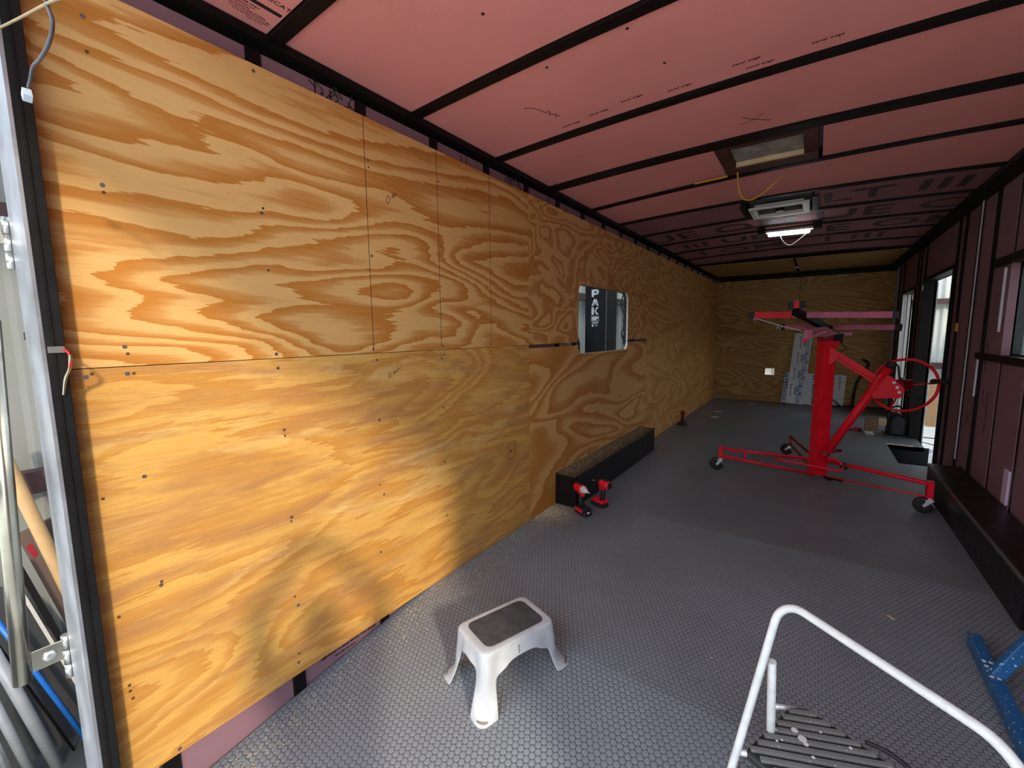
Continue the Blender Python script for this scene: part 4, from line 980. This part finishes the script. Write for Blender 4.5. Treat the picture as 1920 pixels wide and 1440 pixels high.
for tt, P, spots in ((t1, P1, ((1.33,1.16),(1.30,0.88),(1.265,0.62),(1.23,0.34))), (t2, P2, ((1.20,0.5),)), (t3, P3, ((1.9,0.48),))):
    for x, z in spots:
        obj('printed_mark', G().bar(P(x,z)+Vector((0,-0.0068,0)), P(x-0.03*0,z-0.20)+Vector((0,-0.0068,0)), 0.014, 0.0008, (0,1,0)).bar(P(x-0.02,z)+Vector((0,-0.0068,0)), P(x+0.02,z)+Vector((0,-0.0068,0)), 0.02, 0.0008, (0,1,0)), simple('grey_blue_print',(0.30,0.33,0.42),0.6), tt)
wire('black_cable', [(2.17,YB-0.03,0.80),(2.24,YB-0.03,0.74),(2.235,YB-0.035,0.68),(2.185,YB-0.04,0.574),(2.116,YB-0.05,0.398),(2.09,YB-0.06,0.178),(2.084,YB-0.07,0.012)], 0.020, M_rubber, 'thick black cable leaning up the end wall right of the sheets')
wire('black_cable', [(1.70,YB-0.25,0.16),(1.775,YB-0.22,0.18),(1.84,YB-0.2,0.11),(1.90,YB-0.2,0.05),(1.99,YB-0.18,0.015)], 0.008, M_rubber, 'thin black cable curled on the floor before the small sheet')
wire('brown_cable', [(1.86,YB-0.30,0.14),(1.90,YB-0.29,0.08),(1.97,YB-0.28,0.03),(2.08,YB-0.28,0.012)], 0.006, simple('brown_insulation',(0.12,0.06,0.03),0.6), 'brown wire end by the small white sheet')

# ---- odds and ends near the far door
o = thing('wood_block', 'weathered brown lumber offcut standing by the far door', 'block', (2.15,5.62,0))
obj('block', G().box(2.09,2.215,5.58,5.66,0.035,0.20), M_wood_dk, o, bevel=0.004); obj('end_grain', G().box(2.216,2.29,5.60,5.68,0.12,0.20), M_pine, o); obj('white_base', G().box(2.10,2.18,5.555,5.64,0.0,0.012).box(2.09,2.17,5.575,5.66,0.018,0.034), M_white, o)
o = thing('tape_case', 'small red and black tool lying left of the lumber offcut', 'tool', (2.02,5.72,0))
obj('case', G().box(1.985,2.045,5.70,5.76,0.0,0.045), M_red, o, bevel=0.01); obj('black_side', G().box(2.046,2.075,5.70,5.76,0.0,0.035), M_rubber, o, bevel=0.006); obj('blade', G().box(1.84,1.984,5.725,5.735,0.0,0.012), M_rubber, o)
o = thing('tool_bag', 'black tool bag slumped against the wall by the far door', 'bag', (2.36,5.75,0))
obj('bag_body', G().prism([(2.31,5.6,0.0),(2.47,5.6,0.0),(2.48,5.6,0.20),(2.40,5.6,0.27),(2.32,5.6,0.22)], (0,0.32,0)), M_rubber, o, bevel=0.03); obj('bag_strap', G().tube(smooth_path([(2.30,5.62,0.22),(2.33,5.66,0.33),(2.42,5.72,0.34),(2.45,5.75,0.22)],5),0.010,8), M_rubber, o)
for k, (x, y, a, lab) in enumerate(((0.70,7.3,0.3,'white paper scrap on the far floor nearest the end wall'),(0.34,6.25,0.1,'longer white scrap on the dark floor near the far left corner'),(0.37,5.75,-0.2,'small pale scrap on the dark floor beyond the jack'))):
    d = Vector((math.cos(a), math.sin(a), 0)); s = Vector((-d.y, d.x, 0))
    tag(obj('paper_scrap', G().prism([Vector((x,y,0.0005))+d*0.05+s*0.02, Vector((x,y,0.0005))-d*0.05+s*0.03, Vector((x,y,0.0005))-d*0.06-s*0.02, Vector((x,y,0.0005))+d*0.04-s*0.03], (0,0,0.003)), M_sheet, None, (x,y,0)), lab, 'scrap', 'scraps on the far floor')
tag(obj('wood_chip', G().prism([(1.865,1.27,0.0013),(1.885,1.245,0.0013),(1.890,1.249,0.0013),(1.869,1.275,0.0013)], (0,0,0.003)), M_dust, None, (1.87,1.26,0)), 'single pale wood sliver on the open rubber floor', 'chip')
# sawdust on the floor beside the wall and the wheel box
def a1(r):
    y = r.uniform(-0.8, 1.6); return (min(0.9, 0.012+abs(r.gauss(0, 0.10 if y < 1.1 else 0.16))), y)
sd = chips(2400, a1, lambda x, y: zf(y)+0.0013, 0.0010, 0.0042, 5, M_dust, '')
sd2 = chips(2600, lambda r: (abs(r.gauss(0.0, 0.10))+0.005, r.gauss(1.40, 0.11)), lambda x, y: 0.0015, 0.0018, 0.0052, 6, M_dust, '')
o_ = len(sd.v); sd.add(sd2.v, sd2.f)
sd3 = chips(900, lambda r: (0.175+abs(r.gauss(0, 0.09)), r.uniform(1.9, 4.2)), lambda x, y: 0.0013, 0.001, 0.0035, 8, M_dust, ''); sd.add(sd3.v, sd3.f)
sd4 = chips(120, lambda r: (r.uniform(0.1, 2.1), r.uniform(-0.8, 2.2)), lambda x, y: zf(y)+0.0014, 0.002, 0.006, 9, M_dust, ''); sd.add(sd4.v, sd4.f)
tag(obj('sawdust', sd, M_dust, None, (0,0,0), fix=False), 'pale sawdust scattered over the rubber floor along the plywood', 'sawdust', kind='stuff')

# ---- outside, left of the jamb
M_hinge = simple('zinc_hinge', (0.50,0.50,0.50), 0.3, 0.9, var=0.15)
def hinge(z, lab):
    t = obj('hinge', G().box(-0.136,-0.121,-0.960,-0.952,z-0.060,z+0.060), M_hinge, jamb, (-0.13,-0.962,z), bevel=0.002); t['label'] = lab
    for dz in (-0.043, 0.0, 0.043): obj('knuckle', G().cyl((-0.132,-0.969,z+dz-0.020),(-0.132,-0.969,z+dz+0.020),0.0095,14), M_hinge, t)
    st = obj('hinge_strap', G().box(-0.133,-0.128,-1.036,-0.977,z-0.004,z+0.052), M_galv, t, bevel=0.002)
    obj('rivet', G().lathe((-0.128,-1.003,z+0.024),(1,0,0),[(0,0.015),(0.004,0.012),(0.006,0.005)],14), M_hinge, t)
    return t
hinge(0.392, 'lower zinc hinge with a riveted strap on the rear jamb'); hinge(1.51, 'upper bright zinc hinge on the rear jamb')
tag(obj('lock_rod', G().cyl((-0.13,-1.056,0.372),(-0.13,-1.018,1.32),0.018,20), M_galv, None, (-0.13,-1.05,0.372)), 'upright galvanised pipe carried by the lower hinge strap', 'pipe')
tag(obj('hold_back_strap', G().bar((-0.13,-0.9555,1.085),(-0.13,-0.9545,1.28),0.006,0.010,(0,1,0)).box(-0.135,-0.125,-0.966,-0.953,1.27,1.29), M_rubber, None, (-0.13,-0.955,1.06)), 'thin black strap hanging behind the aluminium jamb edge', 'strap')
def lean(name, label, cat, p0, p1, r, mt, group=None, n=14):
    return tag(obj(name, G().tube([p0, p1], r, n), mt, None, p0), label, cat, group)
ct = thing('cardboard_tube', 'tan cardboard tube leaning outside, behind the galvanised pipe', 'tube', (-1.25,-0.66,-0.65))
obj('tube_wall', G().tube([(-1.22,-0.668,-0.647),(-1.2,-0.94,0.757),(-1.2,-0.957,0.85)], 0.024, 20), M_card, ct)
g = G()
for k in range(7): g.obox((-1.1765,-0.826+0.003*k,0.20), (0.0006,0,0), (0,0.0008,0.0), (0,0.001,0.02))
obj('printed_label', g, M_ink, ct)
bb = thing('leaning_board', 'dark brown carton side leaning outside below the cardboard tube', 'board', (-1.27,-0.72,-0.65))
obj('carton_panel', G().prism([(-1.27,-0.70,-0.65),(-1.27,-0.94,0.42),(-1.27,-0.83,0.46),(-1.27,-0.60,-0.60)], (-0.02,0,0)), M_brown, bb)
obj('red_patch', G().prism([(-1.268,-0.918,0.36),(-1.268,-0.900,0.30),(-1.268,-0.885,0.31),(-1.268,-0.90,0.37)], (-0.001,0,0)), M_red_dk, bb)
ch = thing('metal_channel', 'black and beige channel strip leaning outside under the tube', 'channel', (-1.2,-0.72,-0.65))
obj('black_flange', G().bar((-1.19,-0.735,-0.648),(-1.19,-0.957,0.33),0.022,0.022,(0,1,0)), M_steel_black, ch); obj('beige_face', G().bar((-1.17,-0.757,-0.648),(-1.17,-0.975,0.28),0.016,0.012,(0,1,0)), simple('beige_face',(0.42,0.38,0.34),0.5), ch)
tag(obj('dark_sheet', G().prism([(-1.30,-0.62,-0.65),(-1.30,-1.0,0.20),(-1.30,-1.25,0.1),(-1.30,-1.2,-0.65)], (-0.02,0,0)), M_dark, None, (-1.3,-0.9,-0.65)), 'dark panel leaning behind the blue pipe', 'panel')
lean('water_pipe', 'bright blue plastic pipe leaning outside the jamb', 'pipe', (-1.2,-0.82,-0.648), (-1.2,-1.045,0.15), 0.010, M_blue_pipe)
lean('grey_conduit', 'pale grey conduit leaning just left of the blue pipe', 'pipe', (-1.16,-0.93,-0.648), (-1.16,-1.06,0.02), 0.021, M_grey_pipe, 'grey conduits')
lean('grey_conduit', 'mid grey conduit leaning second to the left of the blue pipe', 'pipe', (-1.14,-1.0,-0.648), (-1.14,-1.09,-0.12), 0.016, M_grey_pipe, 'grey conduits')
lean('grey_conduit', 'lowest grey conduit leaning at the bottom left corner', 'pipe', (-1.12,-1.05,-0.648), (-1.12,-1.105,-0.28), 0.014, M_alum, 'grey conduits')
lean('thin_rod', 'thin dark rod leaning between the blue pipe and the conduits', 'rod', (-1.2,-0.87,-0.648), (-1.2,-1.06,0.08), 0.005, M_steel_black)

tag(obj('ground_darkener', G().prism([(-1.40,-2.2,-0.647),(-0.16,-2.0,-0.647),(-0.16,-0.2,-0.647),(-1.40,0.1,-0.647)], (0,0,0.003)), M_dark, None, (-0.8,-1.0,-0.65)), 'added dark sheet on the ground under the leaning pipes', 'dark sheet')  # added only to darken ground that comes out too bright

# ---- seen through the left window
cb = thing('black_cabinet', 'tall black cabinet with white upright lettering outside the left window', 'cabinet', (-0.645,3.85,-0.65))
obj('cabinet_body', G().box(-0.785,-0.509,3.70,4.02,-0.60,2.3), M_cab, cb, bevel=0.004)
obj('cabinet_plinth', G().box(-0.775,-0.52,3.72,4.0,-0.65,-0.602), M_black, cb)
obj('corner_trim', G().box(-0.516,-0.507,3.694,3.70,-0.58,2.28), simple('edge_grey',(0.12,0.12,0.13),0.5), cb)
def glyph(name, polys, x, z, wd, ht):
    g = G()
    for po in polys: g.prism([(x+px*wd, 3.6985, z+pz*ht) for px, pz in po], (0,-0.001,0))
    return obj(name, g, M_white_ink, cb)
gw_, gh, gx = 0.092, 0.088, -0.70
glyph('letter', [[(0,0),(0.32,0),(0.32,1),(0,1)], [(0.32,0.72),(0.75,0.72),(0.93,0.86),(0.75,1),(0.32,1)], [(0.70,0.45),(0.98,0.5),(0.98,0.9),(0.72,0.93)], [(0.32,0.28),(0.75,0.28),(0.95,0.5),(0.75,0.52),(0.32,0.52)]], gx, 1.692, gw_, gh)
glyph('letter', [[(0,0),(0.28,0),(0.62,1),(0.36,1)], [(0.72,0),(1,0),(0.64,1),(0.38,1)], [(0.2,0.2),(0.8,0.2),(0.75,0.42),(0.25,0.42)]], gx, 1.587, gw_, gh)
glyph('letter', [[(0,0),(0.32,0),(0.32,1),(0,1)], [(0.32,0.38),(0.70,1),(1.0,1),(0.55,0.45),(0.32,0.38)], [(0.32,0.62),(0.68,0),(1.0,0),(0.58,0.56)]], gx, 1.482, gw_, gh)
g = G()
for a in ((0,1,0,0.05),(0,1,0.95,1),(0,0.04,0,1),(0.96,1,0,1)): g.box(gx-0.004+a[0]*0.1, gx-0.004+a[1]*0.1, 3.697, 3.6985, 1.407+a[2]*0.058, 1.407+a[3]*0.058)
obj('logo_box', g, M_white_ink, cb)
text('BP', 0.056, (gx+0.046, 3.6975, 1.417), (1,0,0), (0,0,1), M_white_ink, cb, 'letter', 0.004, 'CENTER', 1.25)
obj('small_print', G().box(gx,gx+0.092,3.697,3.6985,1.390,1.396).box(gx+0.012,gx+0.085,3.697,3.6985,1.377,1.384), M_white_ink, cb)
obj('shield_mark', G().prism([(gx+0.005,3.6985,1.365),(gx+0.005,3.6985,1.350),(gx+0.017,3.6985,1.334),(gx+0.029,3.6985,1.350),(gx+0.029,3.6985,1.365)], (0,-0.001,0)).box(gx+0.044,gx+0.082,3.697,3.6985,1.357,1.361).box(gx+0.044,gx+0.078,3.697,3.6985,1.346,1.350), M_white_ink, cb)
dk = thing('black_bin', 'rounded black shape low behind the left window beside the cabinet', 'bin', (-0.80,3.35,-0.65))
obj('bin_body', G().lathe((-0.80,3.35,-0.65),(0,0,1),[(0,0.10),(1.6,0.11),(1.80,0.11),(1.92,0.08),(1.95,0.03)],20), M_rubber, dk, bevel=0)
g = G(); rnd = random.Random(12)
wl_ = thing('cable_bundle', 'tangled black cables hanging on the wall right of the black cabinet', 'cables', (-1.3,6.3,1.2))
for k in range(5):
    pts = [(-1.27+rnd.uniform(-0.02,0.02), 6.25+0.12*k+rnd.uniform(-0.12,0.12), 1.95-0.12*j) for j in range(9)]
    obj('cable', G().tube(smooth_path(pts,4), 0.014, 6), M_rubber, wl_)

# ---- seen through the right side openings
tag(obj('leaning_plank', G().box(3.42,3.56,10.42,10.45,-0.648,0.26), M_osb, None, (3.49,10.43,-0.65)), 'upright reddish board against the end wall beyond the side door', 'board')
def film():
    g = G(); rnd = random.Random(3); n = 14; vs = []
    for i in range(n):
        for j in range(n):
            a, b = i/(n-1)-0.5, j/(n-1)-0.5; e = max(0, 1-(abs(a)*2)**3)*max(0, 1-(abs(b)*2)**3)
            vs.append((3.02+a*0.42+b*0.10+rnd.uniform(-0.015,0.015), 7.75+b*0.75+rnd.uniform(-0.02,0.02), -0.648+e*(0.03+rnd.random()*0.07)))
    return g.add(vs, [(i*n+j, i*n+j+1, (i+1)*n+j+1, (i+1)*n+j) for i in range(n-1) for j in range(n-1)])
tag(obj('plastic_film', film(), M_plastic, None, (3.02,7.75,-0.65)), 'crumpled pale plastic film on the concrete outside the side door', 'plastic film')
wire('floor_cable', [(2.75,9.9,-0.643),(3.1,9.3,-0.643),(3.25,9.15,-0.643),(3.45,9.2,-0.643),(3.9,9.35,-0.643)], 0.010, M_rubber, 'black cable curving over the concrete outside the side door')
wire('floor_cable', [(2.7,9.1,-0.645),(3.1,8.75,-0.645),(3.3,8.5,-0.645),(3.8,8.2,-0.645)], 0.007, M_rubber, 'thin dark cable nearer the side door on the concrete')
gp = thing('grey_board', 'dark grey rectangular panel seen through the right window', 'panel', (4.5,10.2,-0.65))
obj('panel_face', G().box(4.30,4.62,10.20,10.26,-0.62,1.52), M_greybin, gp); obj('panel_foot', G().box(4.28,4.64,10.15,10.31,-0.65,-0.62), M_steel_black, gp)
tag(obj('lumber_post', G().box(2.70,2.80,7.22,7.26,-0.648,2.1), M_pine, None, (2.7,7.2,-0.65)), 'pale upright lumber just outside the far side door', 'post')
g = G().bar((2.515,6.60,0.45),(2.515,6.98,0.75),0.03,0.02,(1,0,0))
tag(obj('door_stay', g, M_steel_black, None, (2.515,6.8,0.45)), 'black slanted stay across the far side door', 'stay')

# ---- the photographer, standing on the ground behind the rear edge with the phone held up
def skin(name, V, E, Rr, mt, parent, lev=2):
    o0 = Vector(LOC[parent]); me = bpy.data.meshes.new(name); me.from_pydata([tuple(Vector(p)-o0) for p in V], E, [])
    o = bpy.data.objects.new(name, me); _link(o, name, parent, LOC[parent]); o.modifiers.new('skin', 'SKIN').use_smooth_shade = True
    for k, sv in enumerate(me.skin_vertices[0].data):
        sv.radius = (Rr[k], Rr[k]) if not isinstance(Rr[k], tuple) else Rr[k]; sv.use_root = (k == 0)
    m = o.modifiers.new('smooth', 'SUBSURF'); m.levels = 1; m.render_levels = lev
    me.materials.append(mt); return o
po = Vector((1.58,-1.20,-0.65)); pf = Vector((-0.575,0.818,0)); pr_ = Vector((0.818,0.575,0))
def pp(r, f, z): return po+pr_*r+pf*f+Vector((0,0,z))
ph = thing('person', 'person in grey shirt and jeans standing behind the rear edge holding a phone up', 'person', tuple(po))
M_sk = simple('skin', (0.50,0.29,0.20), 0.5, var=0.05); M_shirt = simple('grey_shirt', (0.16,0.17,0.19), 0.85); M_jean = simple('blue_jeans', (0.05,0.08,0.15), 0.85); M_hair = simple('brown_hair', (0.04,0.025,0.015), 0.7)
V = [pp(0,0,0.92), pp(0,0,1.06), pp(0,0.01,1.25), pp(0,0,1.40), pp(0,0.0,1.48), pp(0,0.015,1.56), pp(0,0.02,1.64)]
Rr = [0.14, 0.125, 0.145, 0.10, 0.055, 0.075, 0.078]; Ed = [(0,1),(1,2),(2,3),(3,4),(4,5),(5,6)]
LIMB = {}
for sgn in (-1, 1):
    b = len(V); V += [pp(sgn*0.18,0,1.41), pp(sgn*0.27,0.11,1.62), pp(sgn*0.115,0.03,1.835), pp(sgn*0.105,0.03,1.90)]
    Rr += [0.062, 0.043, 0.029, 0.032]; Ed += [(3,b),(b,b+1),(b+1,b+2),(b+2,b+3)]
    c = len(V); V += [pp(sgn*0.095,0,0.86), pp(sgn*0.10,0.02,0.48), pp(sgn*0.11,0,0.09), pp(sgn*0.12,0.15,0.045)]
    Rr += [0.098, 0.062, 0.042, 0.038]; Ed += [(0,c),(c,c+1),(c+1,c+2),(c+2,c+3)]
skin('body', V, Ed, Rr, M_sk, ph)
V2 = [pp(0,0,0.84), pp(0,0,1.06), pp(0,0.01,1.25), pp(0,0,1.405)]; R2_ = [0.155, 0.14, 0.16, 0.115]; E2 = [(0,1),(1,2),(2,3)]
for sgn in (-1, 1):
    b = len(V2); V2 += [pp(sgn*0.18,0,1.41), pp(sgn*0.24,0.075,1.55)]; R2_ += [0.074, 0.062]; E2 += [(3,b),(b,b+1)]
skin('shirt', V2, E2, R2_, M_shirt, ph)
V3 = [pp(0,0,1.0)]; R3 = [0.15]; E3 = []
for sgn in (-1, 1):
    b = len(V3); V3 += [pp(sgn*0.095,0,0.86), pp(sgn*0.10,0.02,0.48), pp(sgn*0.11,0,0.10)]; R3 += [0.108, 0.075, 0.06]; E3 += [(0,b),(b,b+1),(b+1,b+2)]
skin('jeans', V3, E3, R3, M_jean, ph)
for sgn in (-1, 1): skin('shoe', [pp(sgn*0.11,-0.04,0.05), pp(sgn*0.115,0.08,0.045), pp(sgn*0.12,0.19,0.035)], [(0,1),(1,2)], [0.046, 0.044, 0.035], M_rubber, ph)
skin('hair', [pp(0,-0.03,1.60), pp(0,-0.02,1.68), pp(0,0.03,1.715)], [(0,1),(1,2)], [0.075, 0.078, 0.06], M_hair, ph)
g = G()
for sgn in (-1, 1): g.ball(pp(sgn*0.032,0.096,1.615), 0.011, 10)
obj('eye', g, M_white, ph); obj('nose', G().lathe(pp(0,0.085,1.60), pf+Vector((0,0,-0.6)), [(0,0.016),(0.02,0.013),(0.03,0.006)], 10), M_sk, ph)
obj('mouth', G().bar(pp(-0.022,0.088,1.545), pp(0.022,0.088,1.545), 0.008, 0.008), simple('lips', (0.35,0.12,0.10), 0.5), ph)
for sgn in (-1, 1):
    obj('ear', G().lathe(pp(sgn*0.078,0.01,1.60), pr_*sgn, [(0,0.02),(0.012,0.026),(0.018,0.015)], 12), M_sk, ph)
    for q_ in range(4):
        z = 1.885+0.020*q_
        skin('finger', [pp(sgn*0.100,0.030,z), pp(sgn*0.098,0.004+0.002*q_,z+0.008), pp(sgn*0.078,0.000+0.002*q_,z+0.012), pp(sgn*0.062,0.012,z+0.014)], [(0,1),(1,2),(2,3)], [0.010,0.0095,0.0085,0.0075], M_sk, ph, 1)
    skin('thumb', [pp(sgn*0.105,0.028,1.885), pp(sgn*0.085,0.016,1.872), pp(sgn*0.062,0.014,1.880)], [(0,1),(1,2)], [0.012,0.010,0.008], M_sk, ph, 1)
phn = thing('phone', 'dark flat phone held up in both hands behind the rear opening', 'phone', tuple(pp(-0.017,0.030,1.926)))
obj('phone_body', G().obox(pp(-0.017,0.030,1.926), pr_*0.078, pf*0.004, Vector((0,0,0.038))), M_black, phn, bevel=0.003)
